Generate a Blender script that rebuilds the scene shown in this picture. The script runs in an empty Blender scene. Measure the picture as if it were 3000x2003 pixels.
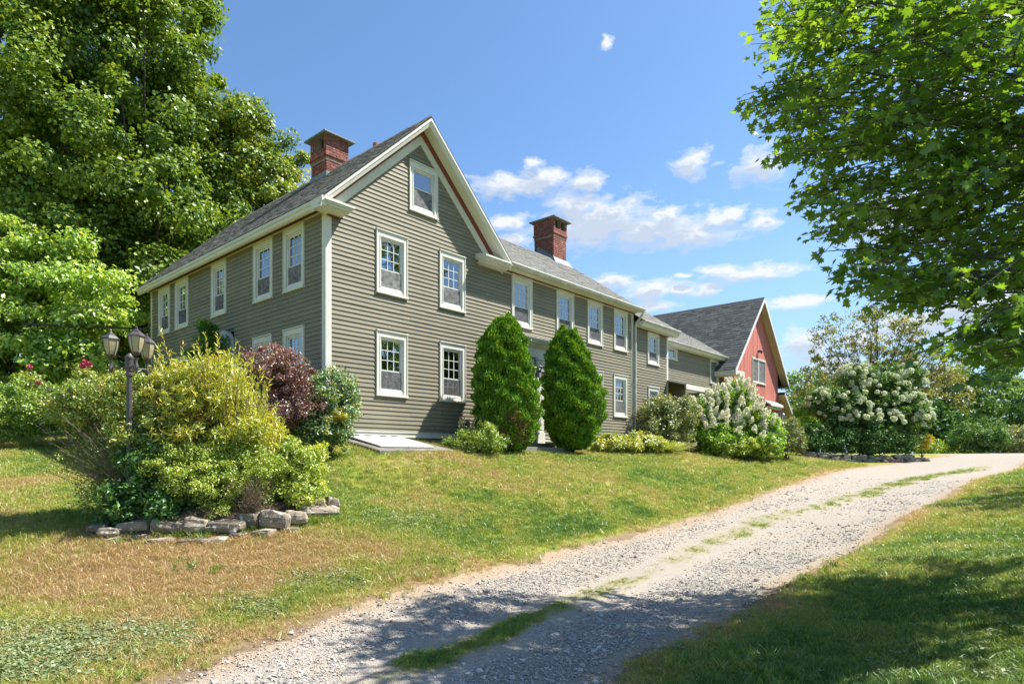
import bpy, math, random
import numpy as np
from mathutils import Vector, Matrix
R = math.radians
rng = np.random.default_rng(7)
random.seed(7)
SC = bpy.context.scene
COL = SC.collection

# ------------------------------------------------------------------ camera, sky, sun, exposure
F, V0 = 1820.0, 1338.0                       # focal length and horizon row in photo pixels (3000 wide)
cam = bpy.data.cameras.new('camera'); camo = bpy.data.objects.new('camera', cam); COL.objects.link(camo)
camo.location = (0, 0, 0); camo.rotation_euler = (R(90), 0, 0)
cam.sensor_width = 36; cam.lens = 36 * F / 3000; cam.shift_y = (V0 - 1001.5) / 3000
cam.clip_start = 0.05; cam.clip_end = 3000
SC.camera = camo
SUN_AZ, SUN_EL = R(77.3), R(55.8)
SDIR = Vector((math.cos(SUN_EL) * math.sin(SUN_AZ), math.cos(SUN_EL) * math.cos(SUN_AZ), math.sin(SUN_EL)))
sun = bpy.data.lights.new('sun', 'SUN'); suno = bpy.data.objects.new('sun', sun); COL.objects.link(suno)
suno.rotation_euler = SDIR.to_track_quat('Z', 'Y').to_euler(); suno.location = (0, 0, 30)
sun.energy = 4.8; sun.angle = R(0.53); sun.color = (1.0, 0.95, 0.86)
SC.view_settings.view_transform = 'Standard'; SC.view_settings.look = 'None'
SC.view_settings.exposure = 1.32; SC.view_settings.gamma = 1.0; SC.view_settings.use_curve_mapping = False
SKY_STRENGTH = 0.138
SC.cycles.max_bounces = 8; SC.cycles.diffuse_bounces = 4; SC.cycles.transparent_max_bounces = 12
SC.cycles.transmission_bounces = 4; SC.cycles.use_denoising = True

def NT(tree):
    """tiny node helper: n(type, inputs={}, **props) returns the node"""
    def n(t, ins=None, **kw):
        nd = tree.nodes.new(t)
        for k, v in kw.items(): setattr(nd, k, v)
        for k, v in (ins or {}).items():
            s = nd.inputs[k]
            if isinstance(v, bpy.types.NodeSocket): tree.links.new(v, s)
            else: s.default_value = v
        return nd
    return n
def M(n, op, a, b=None, c=None, clamp=False):
    ins = {0: a}
    if b is not None: ins[1] = b
    if c is not None: ins[2] = c
    return n('ShaderNodeMath', ins, operation=op, use_clamp=clamp).outputs[0]
def ramp(n, fac, stops, interp='LINEAR'):
    r = n('ShaderNodeValToRGB', {0: fac}); cr = r.color_ramp; cr.interpolation = interp
    while len(cr.elements) < len(stops): cr.elements.new(0.5)
    for e, (p, c) in zip(cr.elements, stops):
        e.position = p; e.color = (c[0], c[1], c[2], 1) if len(c) == 3 else c
    return r.outputs[0]
def mixc(n, f, a, b, blend='MIX'):
    nd = n('ShaderNodeMix', data_type='RGBA', blend_type=blend)
    t = nd.id_data
    for i, v in ((0, f), (6, a), (7, b)):
        if isinstance(v, bpy.types.NodeSocket): t.links.new(v, nd.inputs[i])
        else: nd.inputs[i].default_value = v if i == 0 or len(v) == 4 else (*v, 1)
    return nd.outputs[2]

world = bpy.data.worlds.new('World'); SC.world = world; world.use_nodes = True
wt = world.node_tree; wt.nodes.clear(); n = NT(wt)
# cloud field: soft blobs at directions (azimuth, elevation), broken up by noise
CL = [(1510,545,105,26),(1590,520,70,24),(1562,478,28,16),(1718,532,48,24),(1680,600,62,34),(1780,645,130,48),(1900,672,150,40),(2030,690,110,30),
      (1950,632,50,22),(2100,645,45,20),(2150,625,35,17),(1700,675,120,44),(2028,480,46,30),(2230,490,62,40),(2230,648,44,22),(1490,655,55,20),(1780,122,13,15),
      (1790,828,52,24),(1905,850,75,28),(1990,842,40,18),(2070,845,42,16),(2110,792,60,12),(2200,800,130,17),(2010,806,26,9),
      (1920,897,55,16),(2330,884,75,18),(2360,1010,60,40),(2440,1090,90,46),(2520,1000,80,30),(2850,905,150,50),(2700,950,140,40),(2880,1150,180,40),(2560,1140,120,36),
      (1500,700,50,18),(2620,640,140,60),(2850,300,120,40)]
g = bpy.data.node_groups.new('cloud_field', 'ShaderNodeTree')
g.interface.new_socket('Vector', in_out='INPUT', socket_type='NodeSocketVector')
g.interface.new_socket('Value', in_out='OUTPUT', socket_type='NodeSocketFloat')
gn = NT(g); gi = gn('NodeGroupInput'); go = gn('NodeGroupOutput')
acc = None
for (u, v, ru, rv) in CL:
    x, z = (u - 1500) / F, (V0 - v) / F
    az = math.atan2(x, 1); el = math.atan2(z, math.hypot(x, 1))
    ra, re = ru / F / (1 + x * x) * 1.05, rv / F / math.sqrt(1 + x * x) * 1.05
    s = gn('ShaderNodeVectorMath', {0: gi.outputs[0], 1: (az, el, 0)}, operation='SUBTRACT').outputs[0]
    s = gn('ShaderNodeVectorMath', {0: s, 1: (1 / ra, 1 / re, 0)}, operation='MULTIPLY').outputs[0]
    l = gn('ShaderNodeVectorMath', {0: s}, operation='LENGTH').outputs[1]
    d = M(gn, 'SUBTRACT', 1.5, l)
    acc = d if acc is None else M(gn, 'MAXIMUM', acc, d)
g.links.new(acc, go.inputs[0])
tc = n('ShaderNodeTexCoord'); sx = n('ShaderNodeSeparateXYZ', {0: tc.outputs['Generated']})
az = M(n, 'ARCTAN2', sx.outputs[0], sx.outputs[1])
el = M(n, 'ARCSINE', sx.outputs[2])
ae = n('ShaderNodeCombineXYZ', {0: az, 1: el, 2: 0.0}).outputs[0]
aes = n('ShaderNodeVectorMath', {0: ae, 1: (1, 2.0, 1)}, operation='MULTIPLY').outputs[0]
warp = n('ShaderNodeTexNoise', {'Vector': aes, 'Scale': 22.0, 'Detail': 5.0, 'Roughness': 0.6})
wv = n('ShaderNodeVectorMath', {0: warp.outputs['Color'], 1: (0.5, 0.5, 0.5)}, operation='SUBTRACT').outputs[0]
wv = n('ShaderNodeVectorMath', {0: wv, 1: (0.045, 0.022, 0)}, operation='MULTIPLY').outputs[0]
aew = n('ShaderNodeVectorMath', {0: ae, 1: wv}, operation='ADD').outputs[0]
det = n('ShaderNodeTexNoise', {'Vector': aes, 'Scale': 34.0, 'Detail': 7.0, 'Roughness': 0.62}).outputs['Fac']
big = n('ShaderNodeTexNoise', {'Vector': aes, 'Scale': 5.0, 'Detail': 5.0, 'Roughness': 0.55}).outputs['Fac']
def cloud(vec):
    q = n('ShaderNodeGroup'); q.node_tree = g; wt.links.new(vec, q.inputs[0])
    # the rest of the sky (outside the frame) carries the same sort of scattered cumulus
    gen = M(n, 'MULTIPLY', M(n, 'SUBTRACT', big, 0.63), 7.0)
    side = M(n, 'MULTIPLY', M(n, 'SUBTRACT', M(n, 'ABSOLUTE', az), 0.75), 6.0, clamp=True)
    gen = M(n, 'SUBTRACT', M(n, 'MULTIPLY', M(n, 'ADD', gen, 1.0), side), 1.0)
    return M(n, 'ADD', M(n, 'MAXIMUM', q.outputs[0], gen), M(n, 'MULTIPLY', M(n, 'SUBTRACT', det, 0.5), 2.8))
dens = cloud(aew)
up = n('ShaderNodeVectorMath', {0: aew, 1: (0.006, 0.014, 0)}, operation='ADD').outputs[0]
dup = cloud(up)
mask = ramp(n, dens, [(0.0, (0, 0, 0)), (0.6, (0.45, 0.45, 0.45)), (1.0, (0.92, 0.92, 0.92))], 'EASE')
shade = ramp(n, dup, [(0.25, (1, 1, 1)), (1.0, (0, 0, 0))], 'EASE')
ccol = mixc(n, shade, (1.85, 2.1, 2.5), (2.85, 2.93, 3.05))
sky = n('ShaderNodeTexSky', sky_type='NISHITA', sun_disc=False, sun_elevation=SUN_EL, sun_rotation=SUN_AZ, altitude=100, air_density=1.0, dust_density=0.7, ozone_density=1.6)
skyc = mixc(n, 1.0, sky.outputs[0], (0.44, 0.55, 0.635), 'MULTIPLY')
hz = ramp(n, el, [(0.0, (0.75, 0.75, 0.75)), (0.45, (0, 0, 0))], 'EASE')
skyc = mixc(n, hz, skyc, (1.48, 2.25, 3.15))
fin = mixc(n, mask, skyc, ccol)
bg = n('ShaderNodeBackground', {0: fin, 1: SKY_STRENGTH})
wt.links.new(bg.outputs[0], n('ShaderNodeOutputWorld').inputs[0])

# ------------------------------------------------------------------ materials
MATS = {}
def mat(name):
    m = bpy.data.materials.new(name); m.use_nodes = True; m.node_tree.nodes.clear()
    MATS[name] = m
    return m, NT(m.node_tree)
def out(m, sh, disp=None):
    o = m.node_tree.nodes.new('ShaderNodeOutputMaterial'); m.node_tree.links.new(sh, o.inputs[0])
def objpos(n, scale=(1, 1, 1)):
    tc = n('ShaderNodeNewGeometry')
    return n('ShaderNodeVectorMath', {0: tc.outputs['Position'], 1: scale}, operation='MULTIPLY').outputs[0]
def rnd(n):
    a = n('ShaderNodeAttribute', attribute_name='tint'); o = n('ShaderNodeObjectInfo')
    return M(n, 'FRACT', M(n, 'ADD', a.outputs['Fac'], o.outputs['Random']))
def paint(name, col, col2=None, rough=0.6, scale=3.0, bump=0.15, bscale=60.0, var=0.12, spots=None, spec=0.35, stretch=(1, 1, 1), pr=0.0):
    """painted or natural solid surface: base colour with noise weathering, fine bump, per-piece variation"""
    m, n = mat(name); col = tuple(x * .8 for x in col); col2 = tuple(x * .8 for x in col2) if col2 else None
    p = objpos(n, stretch)
    a = n('ShaderNodeTexNoise', {'Vector': p, 'Scale': scale, 'Detail': 6.0, 'Roughness': 0.65}).outputs['Fac']
    c = mixc(n, ramp(n, a, [(0.35, (0, 0, 0)), (0.7, (1, 1, 1))]), col, col2 or tuple(x * 0.78 for x in col))
    b = n('ShaderNodeTexNoise', {'Vector': p, 'Scale': bscale, 'Detail': 4.0, 'Roughness': 0.7}).outputs['Fac']
    v = M(n, 'ADD', 1 - var, M(n, 'MULTIPLY', b, 2 * var))
    if pr: v = M(n, 'MULTIPLY', v, M(n, 'ADD', 1 - pr, M(n, 'MULTIPLY', rnd(n), 2 * pr)))
    vv = n('ShaderNodeCombineXYZ', {0: v, 1: v, 2: v}).outputs[0]
    c = mixc(n, 1.0, c, vv, 'MULTIPLY')
    if spots:
        s = n('ShaderNodeTexNoise', {'Vector': p, 'Scale': spots[0], 'Detail': 2.0}).outputs['Fac']
        c = mixc(n, ramp(n, s, [(spots[1], (0, 0, 0)), (spots[1] + 0.03, (1, 1, 1))]), c, spots[2])
    bm = n('ShaderNodeBump', {'Strength': bump, 'Distance': 0.01, 'Height': b})
    sh = n('ShaderNodeBsdfPrincipled', {'Base Color': c, 'Roughness': rough, 'Specular IOR Level': spec, 'Normal': bm.outputs[0]})
    out(m, sh.outputs[0]); return m
siding = paint('olive_siding_paint', (0.265, 0.238, 0.166), (0.22, 0.199, 0.142), 0.62, 0.9, 0.25, 90, 0.09, (8.0, 0.74, (0.42, 0.41, 0.34)), pr=0.09)
white = paint('cream_trim_paint', (0.78, 0.765, 0.69), (0.68, 0.665, 0.585), 0.5, 2.0, 0.12, 50, 0.05)
vinyl = paint('white_vinyl', (0.80, 0.80, 0.79), (0.72, 0.72, 0.71), 0.35, 2.0, 0.02, 50, 0.03)
redtrim = paint('dark_red_trim_paint', (0.24, 0.06, 0.04), None, 0.55, 3.0, 0.1)
gutterm = paint('white_gutter_metal', (0.72, 0.71, 0.66), (0.42, 0.41, 0.36), 0.4, 2.5, 0.05, 12, 0.08)
brickm = paint('red_brick', (0.25, 0.075, 0.055), (0.36, 0.145, 0.11), 0.85, 7.0, 0.5, 60, 0.16, (16, 0.66, (0.42, 0.33, 0.28)), pr=0.28)
mortar = paint('mortar', (0.40, 0.33, 0.28), (0.27, 0.23, 0.2), 0.9, 8.0, 0.4)
flash = paint('lead_flashing', (0.16, 0.22, 0.25), (0.30, 0.33, 0.34), 0.45, 5.0, 0.1)
slate = paint('stone_cap', (0.30, 0.32, 0.30), (0.16, 0.19, 0.19), 0.8, 9.0, 0.5)
terra = paint('terracotta', (0.55, 0.19, 0.09), None, 0.8)
shing = paint('weathered_shingle', (0.17, 0.165, 0.155), (0.11, 0.108, 0.104), 0.9, 2.2, 0.6, 120, 0.25, pr=0.42)
shing2 = paint('light_grey_shingle', (0.24, 0.235, 0.215), (0.19, 0.185, 0.17), 0.9, 2.2, 0.6, 120, 0.2, pr=0.20)
shing3 = paint('dark_barn_shingle', (0.10, 0.112, 0.108), (0.075, 0.084, 0.084), 0.9, 1.4, 0.6, 120, 0.22, pr=0.35)
underl = paint('roof_underlay', (0.03, 0.03, 0.03), None, 0.9)
barnred = paint('faded_barn_red', (0.60, 0.205, 0.16), (0.49, 0.15, 0.118), 0.75, 1.6, 0.5, 40, 0.14, stretch=(1, 1, 0.12), pr=0.12)
tansoff = paint('tan_soffit', (0.55, 0.44, 0.28), (0.46, 0.36, 0.22), 0.7)
concrete = paint('concrete', (0.25, 0.235, 0.20), (0.13, 0.12, 0.105), 0.95, 3.0, 0.8, 40, 0.25)
granite = paint('grey_granite', (0.31, 0.30, 0.27), (0.20, 0.19, 0.175), 0.9, 6.0, 0.8, 80, 0.25)
bulkm = paint('pale_painted_hatch', (0.66, 0.66, 0.63), (0.50, 0.49, 0.45), 0.5, 4.0, 0.1, 30, 0.08)
stonem = paint('lichened_fieldstone', (0.34, 0.285, 0.215), (0.15, 0.125, 0.10), 0.95, 7.0, 1.0, 30, 0.45, (11, 0.60, (0.48, 0.45, 0.38)), pr=0.4)
stoneB = paint('flat_grey_wallstone', (0.30, 0.27, 0.23), (0.17, 0.155, 0.14), 0.95, 5.0, 1.0, 45, 0.3, pr=0.3)
lampm = paint('bronze_lamp_metal', (0.060, 0.050, 0.052), (0.10, 0.085, 0.085), 0.42, 8.0, 0.1, spec=0.6)
blackm = paint('black_iron', (0.02, 0.02, 0.022), None, 0.45)
darkin = paint('interior_shade', (0.018, 0.019, 0.018), None, 0.9)  # near-black: the shade of rooms and flues is put into the colour
curt = paint('lace_curtain', (0.8, 0.84, 0.74), (0.45, 0.50, 0.43), 0.9, 14.0, 0.2, 60, 0.3, stretch=(1, 1, .25))
bark = paint('grey_bark', (0.11, 0.085, 0.065), (0.06, 0.048, 0.038), 0.95, 4.0, 1.0, 25, 0.3, stretch=(1, 1, .3))
twig = paint('dry_twig', (0.26, 0.19, 0.13), (0.15, 0.11, 0.08), 0.9, 6.0)
soil = paint('bed_soil', (0.085, 0.06, 0.04), (0.14, 0.10, 0.065), 1.0, 6.0, 1.0, 30, 0.3)
doorm = paint('painted_grey_door', (0.50, 0.50, 0.44), (0.43, 0.43, 0.38), 0.5)
brownd = paint('brown_door', (0.06, 0.03, 0.022), None, 0.5)
pink = paint('pink_petal', (0.75, 0.06, 0.17), (0.85, 0.22, 0.32), 0.6, 30)
wirem = paint('cable', (0.05, 0.05, 0.055), None, 0.5)
def scr():
    m, n = mat('insect_screen')
    p = objpos(n)
    a = n('ShaderNodeTexNoise', {'Vector': p, 'Scale': 9.0, 'Detail': 5.0}).outputs['Fac']
    oi = n('ShaderNodeObjectInfo').outputs['Random']
    hi = mixc(n, oi, (0.16, 0.16, 0.17), (0.42, 0.40, 0.39))
    d = n('ShaderNodeBsdfDiffuse', {0: mixc(n, ramp(n, a, [(0.25, (0, 0, 0)), (0.78, (1, 1, 1))]), (0.10, 0.10, 0.11), hi)})
    t = n('ShaderNodeBsdfTransparent'); mx = n('ShaderNodeMixShader', {0: M(n, 'ADD', 0.38, M(n, 'MULTIPLY', oi, 0.4)), 1: t.outputs[0], 2: d.outputs[0]})
    out(m, mx.outputs[0]); return m
screenm = scr()
def glassm(name, lo=0.20):
    m, n = mat(name)
    fr = n('ShaderNodeFresnel', {'IOR': 1.55})
    f = M(n, 'ADD', M(n, 'MULTIPLY', fr.outputs[0], 1.25), lo, clamp=True)
    wob = n('ShaderNodeTexNoise', {'Vector': objpos(n), 'Scale': 2.2, 'Detail': 1.0})
    bm = n('ShaderNodeBump', {'Strength': 0.06, 'Distance': 0.05, 'Height': wob.outputs['Fac']})
    gl = n('ShaderNodeBsdfGlossy', {'Color': (0.9, 0.95, 1, 1), 'Roughness': 0.015, 'Normal': bm.outputs[0]})
    t = n('ShaderNodeBsdfTransparent', {0: (0.72, 0.80, 0.78, 1)})
    mx = n('ShaderNodeMixShader', {0: f, 1: t.outputs[0], 2: gl.outputs[0]}); out(m, mx.outputs[0]); return m
glass = glassm('window_glass')
def lampglass():
    m, n = mat('frosted_amber_glass')
    a = n('ShaderNodeTexNoise', {'Vector': objpos(n), 'Scale': 20.0, 'Detail': 3.0}).outputs['Fac']
    c = mixc(n, a, (0.62, 0.56, 0.38), (0.50, 0.45, 0.30))
    d = n('ShaderNodeBsdfDiffuse', {0: c}); t = n('ShaderNodeBsdfTranslucent', {0: c}); gl = n('ShaderNodeBsdfGlossy', {'Roughness': 0.15})
    m1 = n('ShaderNodeMixShader', {0: 0.5, 1: d.outputs[0], 2: t.outputs[0]}); m2 = n('ShaderNodeMixShader', {0: 0.07, 1: m1.outputs[0], 2: gl.outputs[0]})
    out(m, m2.outputs[0]); return m
amber = lampglass()
def leafm(name, stops, trans=0.35, gloss=0.06, rough=0.42, tr_col=(1.5, 1.35, 0.5), inst=False, patch=0.0, bright=1.5):
    """foliage: per-leaf colour from the 'tint' attribute, light shining through, a waxy gloss"""
    m, n = mat(name)
    a = n('ShaderNodeAttribute', attribute_name='tint')
    if inst: a.attribute_type = 'INSTANCER'
    f = a.outputs['Fac']
    if patch:
        q = n('ShaderNodeTexNoise', {'Vector': objpos(n), 'Scale': 0.9, 'Detail': 3.0}).outputs['Fac']
        f = M(n, 'ADD', f, M(n, 'MULTIPLY', M(n, 'SUBTRACT', q, 0.5), patch), clamp=True)
    c = ramp(n, f, [(p_, tuple(min(.8, x_ * bright) for x_ in c_)) for p_, c_ in stops])
    tcol = mixc(n, 1.0, c, tr_col, 'MULTIPLY')
    d = n('ShaderNodeBsdfDiffuse', {0: c}); t = n('ShaderNodeBsdfTranslucent', {0: tcol}); gl = n('ShaderNodeBsdfGlossy', {'Color': (0.8, 0.9, 0.85, 1), 'Roughness': rough})
    m1 = n('ShaderNodeMixShader', {0: trans, 1: d.outputs[0], 2: t.outputs[0]})
    m2 = n('ShaderNodeMixShader', {0: gloss, 1: m1.outputs[0], 2: gl.outputs[0]}); out(m, m2.outputs[0]); return m
lf_maple = leafm('big_tree_leaf', [(0.0, (0.042, 0.078, 0.012)), (0.45, (0.085, 0.14, 0.018)), (0.8, (0.145, 0.205, 0.026)), (1.0, (0.20, 0.24, 0.035))], 0.35, 0.035, bright=1.6)
lf_gold = leafm('yellowing_tree_leaf', [(0.0, (0.06, 0.11, 0.018)), (0.45, (0.13, 0.19, 0.025)), (0.8, (0.25, 0.27, 0.03)), (1.0, (0.36, 0.30, 0.04))], 0.35, 0.045, bright=1.4)
lf_dog = leafm('light_green_leaf', [(0.0, (0.08, 0.14, 0.022)), (0.5, (0.15, 0.235, 0.04)), (0.9, (0.25, 0.32, 0.07)), (1.0, (0.36, 0.30, 0.12))], 0.35, 0.06, bright=1.9)
lf_near = leafm('near_maple_leaf', [(0.0, (0.045, 0.092, 0.016)), (0.5, (0.068, 0.13, 0.020)), (1.0, (0.105, 0.17, 0.026))], 0.50, 0.05, tr_col=(2.0, 1.8, 0.45), bright=1.65)
lf_arb = leafm('arborvitae_spray', [(0.0, (0.045, 0.11, 0.010)), (0.5, (0.09, 0.19, 0.014)), (0.85, (0.16, 0.28, 0.02)), (1.0, (0.21, 0.19, 0.035))], 0.22, 0.03, patch=0.3)
lf_arbb = leafm('browned_arborvitae_spray', [(0.0, (0.09, 0.10, 0.025)), (0.6, (0.15, 0.135, 0.04)), (1.0, (0.24, 0.17, 0.07))], 0.2, 0.02)
lf_will = leafm('yellow_willow_leaf', [(0.0, (0.22, 0.29, 0.035)), (0.4, (0.40, 0.44, 0.045)), (0.85, (0.50, 0.48, 0.055)), (1.0, (0.55, 0.38, 0.06))], 0.35, 0.09, bright=1.15)
lf_rose = leafm('rose_leaf', [(0.0, (0.075, 0.13, 0.022)), (0.5, (0.17, 0.225, 0.035)), (0.9, (0.30, 0.32, 0.05)), (1.0, (0.34, 0.26, 0.07))], 0.3, 0.09)
lf_spir = leafm('spirea_leaf', [(0.0, (0.08, 0.14, 0.022)), (0.5, (0.18, 0.245, 0.035)), (1.0, (0.32, 0.35, 0.055))], 0.3, 0.06, bright=1.65)
lf_dark = leafm('dark_glossy_leaf', [(0.0, (0.02, 0.06, 0.014)), (0.6, (0.05, 0.12, 0.028)), (1.0, (0.12, 0.20, 0.04))], 0.25, 0.045, bright=1.5)
lf_barb = leafm('barberry_leaf', [(0.0, (0.085, 0.047, 0.045)), (0.5, (0.15, 0.082, 0.07)), (0.9, (0.23, 0.135, 0.10)), (1.0, (0.16, 0.15, 0.06))], 0.3, 0.07, tr_col=(1.4, .8, .6))
lf_vari = leafm('variegated_leaf', [(0.0, (0.035, 0.09, 0.025)), (0.5, (0.10, 0.18, 0.06)), (0.85, (0.28, 0.34, 0.20)), (1.0, (0.45, 0.33, 0.05))], 0.3, 0.08)
lf_yell = leafm('golden_leaf', [(0.0, (0.26, 0.28, 0.03)), (1.0, (0.50, 0.38, 0.03))], 0.3, 0.05, bright=1.15)
lf_hyd = leafm('hydrangea_leaf', [(0.0, (0.05, 0.12, 0.018)), (0.5, (0.12, 0.22, 0.025)), (1.0, (0.26, 0.36, 0.03))], 0.35, 0.05, bright=1.65)
lf_hyd2 = leafm('dark_hydrangea_leaf', [(0.0, (0.03, 0.075, 0.02)), (0.6, (0.065, 0.13, 0.035)), (1.0, (0.12, 0.19, 0.04))], 0.3, 0.035, bright=1.6)
lf_olive = leafm('olive_leaf', [(0.0, (0.08, 0.11, 0.035)), (0.6, (0.15, 0.17, 0.055)), (1.0, (0.27, 0.26, 0.09))], 0.3, 0.08)
lf_far = leafm('hazy_far_tree_leaf', [(0.0, (0.05, 0.10, 0.045)), (0.5, (0.09, 0.16, 0.06)), (1.0, (0.17, 0.23, 0.07))], 0.3, 0.03, bright=1.9)  # distance haze put into the colour: brighter, bluer leaves
lf_brown = leafm('wispy_brown_leaf', [(0.0, (0.07, 0.10, 0.035)), (0.55, (0.13, 0.145, 0.05)), (1.0, (0.24, 0.21, 0.07))], 0.35, 0.05)
lf_hedge = leafm('hedge_leaf', [(0.0, (0.06, 0.13, 0.02)), (0.6, (0.14, 0.23, 0.03)), (1.0, (0.28, 0.33, 0.05))], 0.3, 0.07)
lf_bed = leafm('bed_plant_leaf', [(0.0, (0.12, 0.20, 0.03)), (0.5, (0.30, 0.36, 0.05)), (1.0, (0.55, 0.50, 0.12))], 0.3, 0.10, bright=1.15)
petal = leafm('cream_petal', [(0.0, (0.64, 0.64, 0.46)), (0.6, (0.78, 0.76, 0.64)), (1.0, (0.77, 0.69, 0.58))], 0.3, 0.03, tr_col=(1, 1, .9), bright=1.05)
petal2 = leafm('greenish_white_petal', [(0.0, (0.50, 0.56, 0.34)), (1.0, (0.72, 0.74, 0.56))], 0.3, 0.03, tr_col=(1, 1, .9), bright=1.05)
straw = leafm('straw_stem', [(0.0, (0.25, 0.19, 0.10)), (1.0, (0.42, 0.33, 0.18))], 0.1, 0.03, bright=1.15)
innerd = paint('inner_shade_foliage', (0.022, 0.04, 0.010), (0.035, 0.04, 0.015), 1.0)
GRASS = [(0.0, (0.05, 0.11, 0.018)), (0.22, (0.12, 0.18, 0.026)), (0.42, (0.215, 0.235, 0.036)), (0.6, (0.25, 0.235, 0.065)), (0.8, (0.285, 0.215, 0.095)), (1.0, (0.31, 0.205, 0.105))]
lf_grass = leafm('lawn_grass_blade', GRASS, 0.35, 0.05, inst=True, tr_col=(1.2, 1.2, .7), bright=1.5)
lf_clover = leafm('bluish_clover_leaf', [(0.0, (0.12, 0.17, 0.07)), (1.0, (0.27, 0.31, 0.17))], 0.25, 0.03, inst=True, bright=1.0)

# ------------------------------------------------------------------ object helpers
def setp(o, label=None, cat=None, group=None, kind=None):
    if label: o['label'] = label
    if cat: o['category'] = cat
    if group: o['group'] = group
    if kind: o['kind'] = kind
    return o
def empty(name, loc=(0, 0, 0), rz=0.0, label=None, cat=None, group=None, parent=None):
    o = bpy.data.objects.new(name, None); COL.objects.link(o); o.location = loc; o.rotation_euler = (0, 0, rz); o.empty_display_size = 0.2
    if parent: o.parent = parent
    return setp(o, label, cat, group)
def link(name, me, m=None, parent=None, loc=None, rot=None, scale=None):
    o = bpy.data.objects.new(name, me); COL.objects.link(o)
    if m is not None and not me.materials: me.materials.append(m)
    if parent: o.parent = parent
    if loc is not None: o.location = loc
    if rot is not None: o.rotation_euler = rot
    if scale is not None: o.scale = scale
    return o
class MB:
    """collects boxes, prisms and tubes into one mesh"""
    def __init__(s): s.v = []; s.f = []; s.t = []
    def add(s, vs, fs, tint=None):
        b = len(s.v); s.v += [tuple(map(float, p)) for p in vs]; s.f += [tuple(i + b for i in f) for f in fs]
        s.t += [random.random() if tint is None else tint] * len(vs)
    def box(s, x0, x1, y0, y1, z0, z1, tint=None):
        s.add([(x0, y0, z0), (x1, y0, z0), (x1, y1, z0), (x0, y1, z0), (x0, y0, z1), (x1, y0, z1), (x1, y1, z1), (x0, y1, z1)],
              [(0, 3, 2, 1), (4, 5, 6, 7), (0, 1, 5, 4), (1, 2, 6, 5), (2, 3, 7, 6), (3, 0, 4, 7)], tint)
    def prism(s, A, B):
        """polygon A to matching polygon B"""
        k = len(A)
        s.add(list(A) + list(B), [tuple(range(k))[::-1], tuple(range(k, 2 * k))] + [(i, (i + 1) % k, k + (i + 1) % k, k + i) for i in range(k)])
    def tube(s, pts, rad, seg=6, cap=True):
        pts = [Vector(p) for p in pts]
        if not hasattr(rad, '__len__'): rad = [rad] * len(pts)
        vs = []; k = len(pts); up = Vector((0.13, 0.21, 0.97))
        for i, p in enumerate(pts):
            d = (pts[min(i + 1, k - 1)] - pts[max(i - 1, 0)]).normalized()
            a = d.cross(up)
            if a.length < 1e-3: a = d.cross(Vector((1, 0, 0)))
            a.normalize(); b = d.cross(a)
            for j in range(seg):
                an = 2 * math.pi * j / seg
                vs.append(p + (a * math.cos(an) + b * math.sin(an)) * rad[i])
        fs = [(i * seg + j, i * seg + (j + 1) % seg, (i + 1) * seg + (j + 1) % seg, (i + 1) * seg + j) for i in range(k - 1) for j in range(seg)]
        if cap: fs += [tuple(range(seg))[::-1], tuple(range((k - 1) * seg, k * seg))]
        s.add(vs, fs)
    def lathe(s, prof, c=(0, 0, 0), seg=16, flat=None):
        vs = []; k = len(prof)
        for r, z in prof:
            for j in range(seg):
                an = 2 * math.pi * (j + 0.5) / seg
                vs.append((c[0] + r * math.cos(an), c[1] + r * math.sin(an), c[2] + z))
        fs = [(i * seg + j, i * seg + (j + 1) % seg, (i + 1) * seg + (j + 1) % seg, (i + 1) * seg + j) for i in range(k - 1) for j in range(seg)]
        fs += [tuple(range(seg))[::-1], tuple(range((k - 1) * seg, k * seg))]
        s.add(vs, fs)
    def mesh(s, name, smooth=False):
        me = bpy.data.meshes.new(name); me.from_pydata(s.v, [], s.f)
        a = me.attributes.new('tint', 'FLOAT', 'POINT'); a.data.foreach_set('value', np.array(s.t, dtype=np.float32))
        if smooth: me.polygons.foreach_set('use_smooth', [True] * len(me.polygons))
        me.update(); return me
    def build(s, name, m, parent=None, loc=None, rot=None, smooth=False, bevel=0.0, **kw):
        o = link(name, s.mesh(name, smooth), m, parent, loc, rot)
        if bevel:
            b = o.modifiers.new('bevel', 'BEVEL'); b.width = bevel; b.segments = 1; b.limit_method = 'ANGLE'
        return setp(o, **kw)
def npmesh(name, V, Fc, tint=None, smooth=False):
    """V (N,3), Fc (M,k) with k constant"""
    me = bpy.data.meshes.new(name); k = Fc.shape[1]
    me.vertices.add(len(V)); me.vertices.foreach_set('co', np.ascontiguousarray(V, dtype=np.float32).ravel())
    me.loops.add(Fc.size); me.loops.foreach_set('vertex_index', np.ascontiguousarray(Fc, dtype=np.int32).ravel())
    me.polygons.add(len(Fc)); me.polygons.foreach_set('loop_start', np.arange(0, Fc.size, k, dtype=np.int32))
    try: me.polygons.foreach_set('loop_total', np.full(len(Fc), k, dtype=np.int32))
    except Exception: pass
    if tint is not None:
        a = me.attributes.new('tint', 'FLOAT', 'POINT'); a.data.foreach_set('value', np.ascontiguousarray(tint, dtype=np.float32))
    me.update(calc_edges=True)
    if smooth: me.polygons.foreach_set('use_smooth', np.ones(len(Fc), dtype=bool))
    return me

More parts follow.
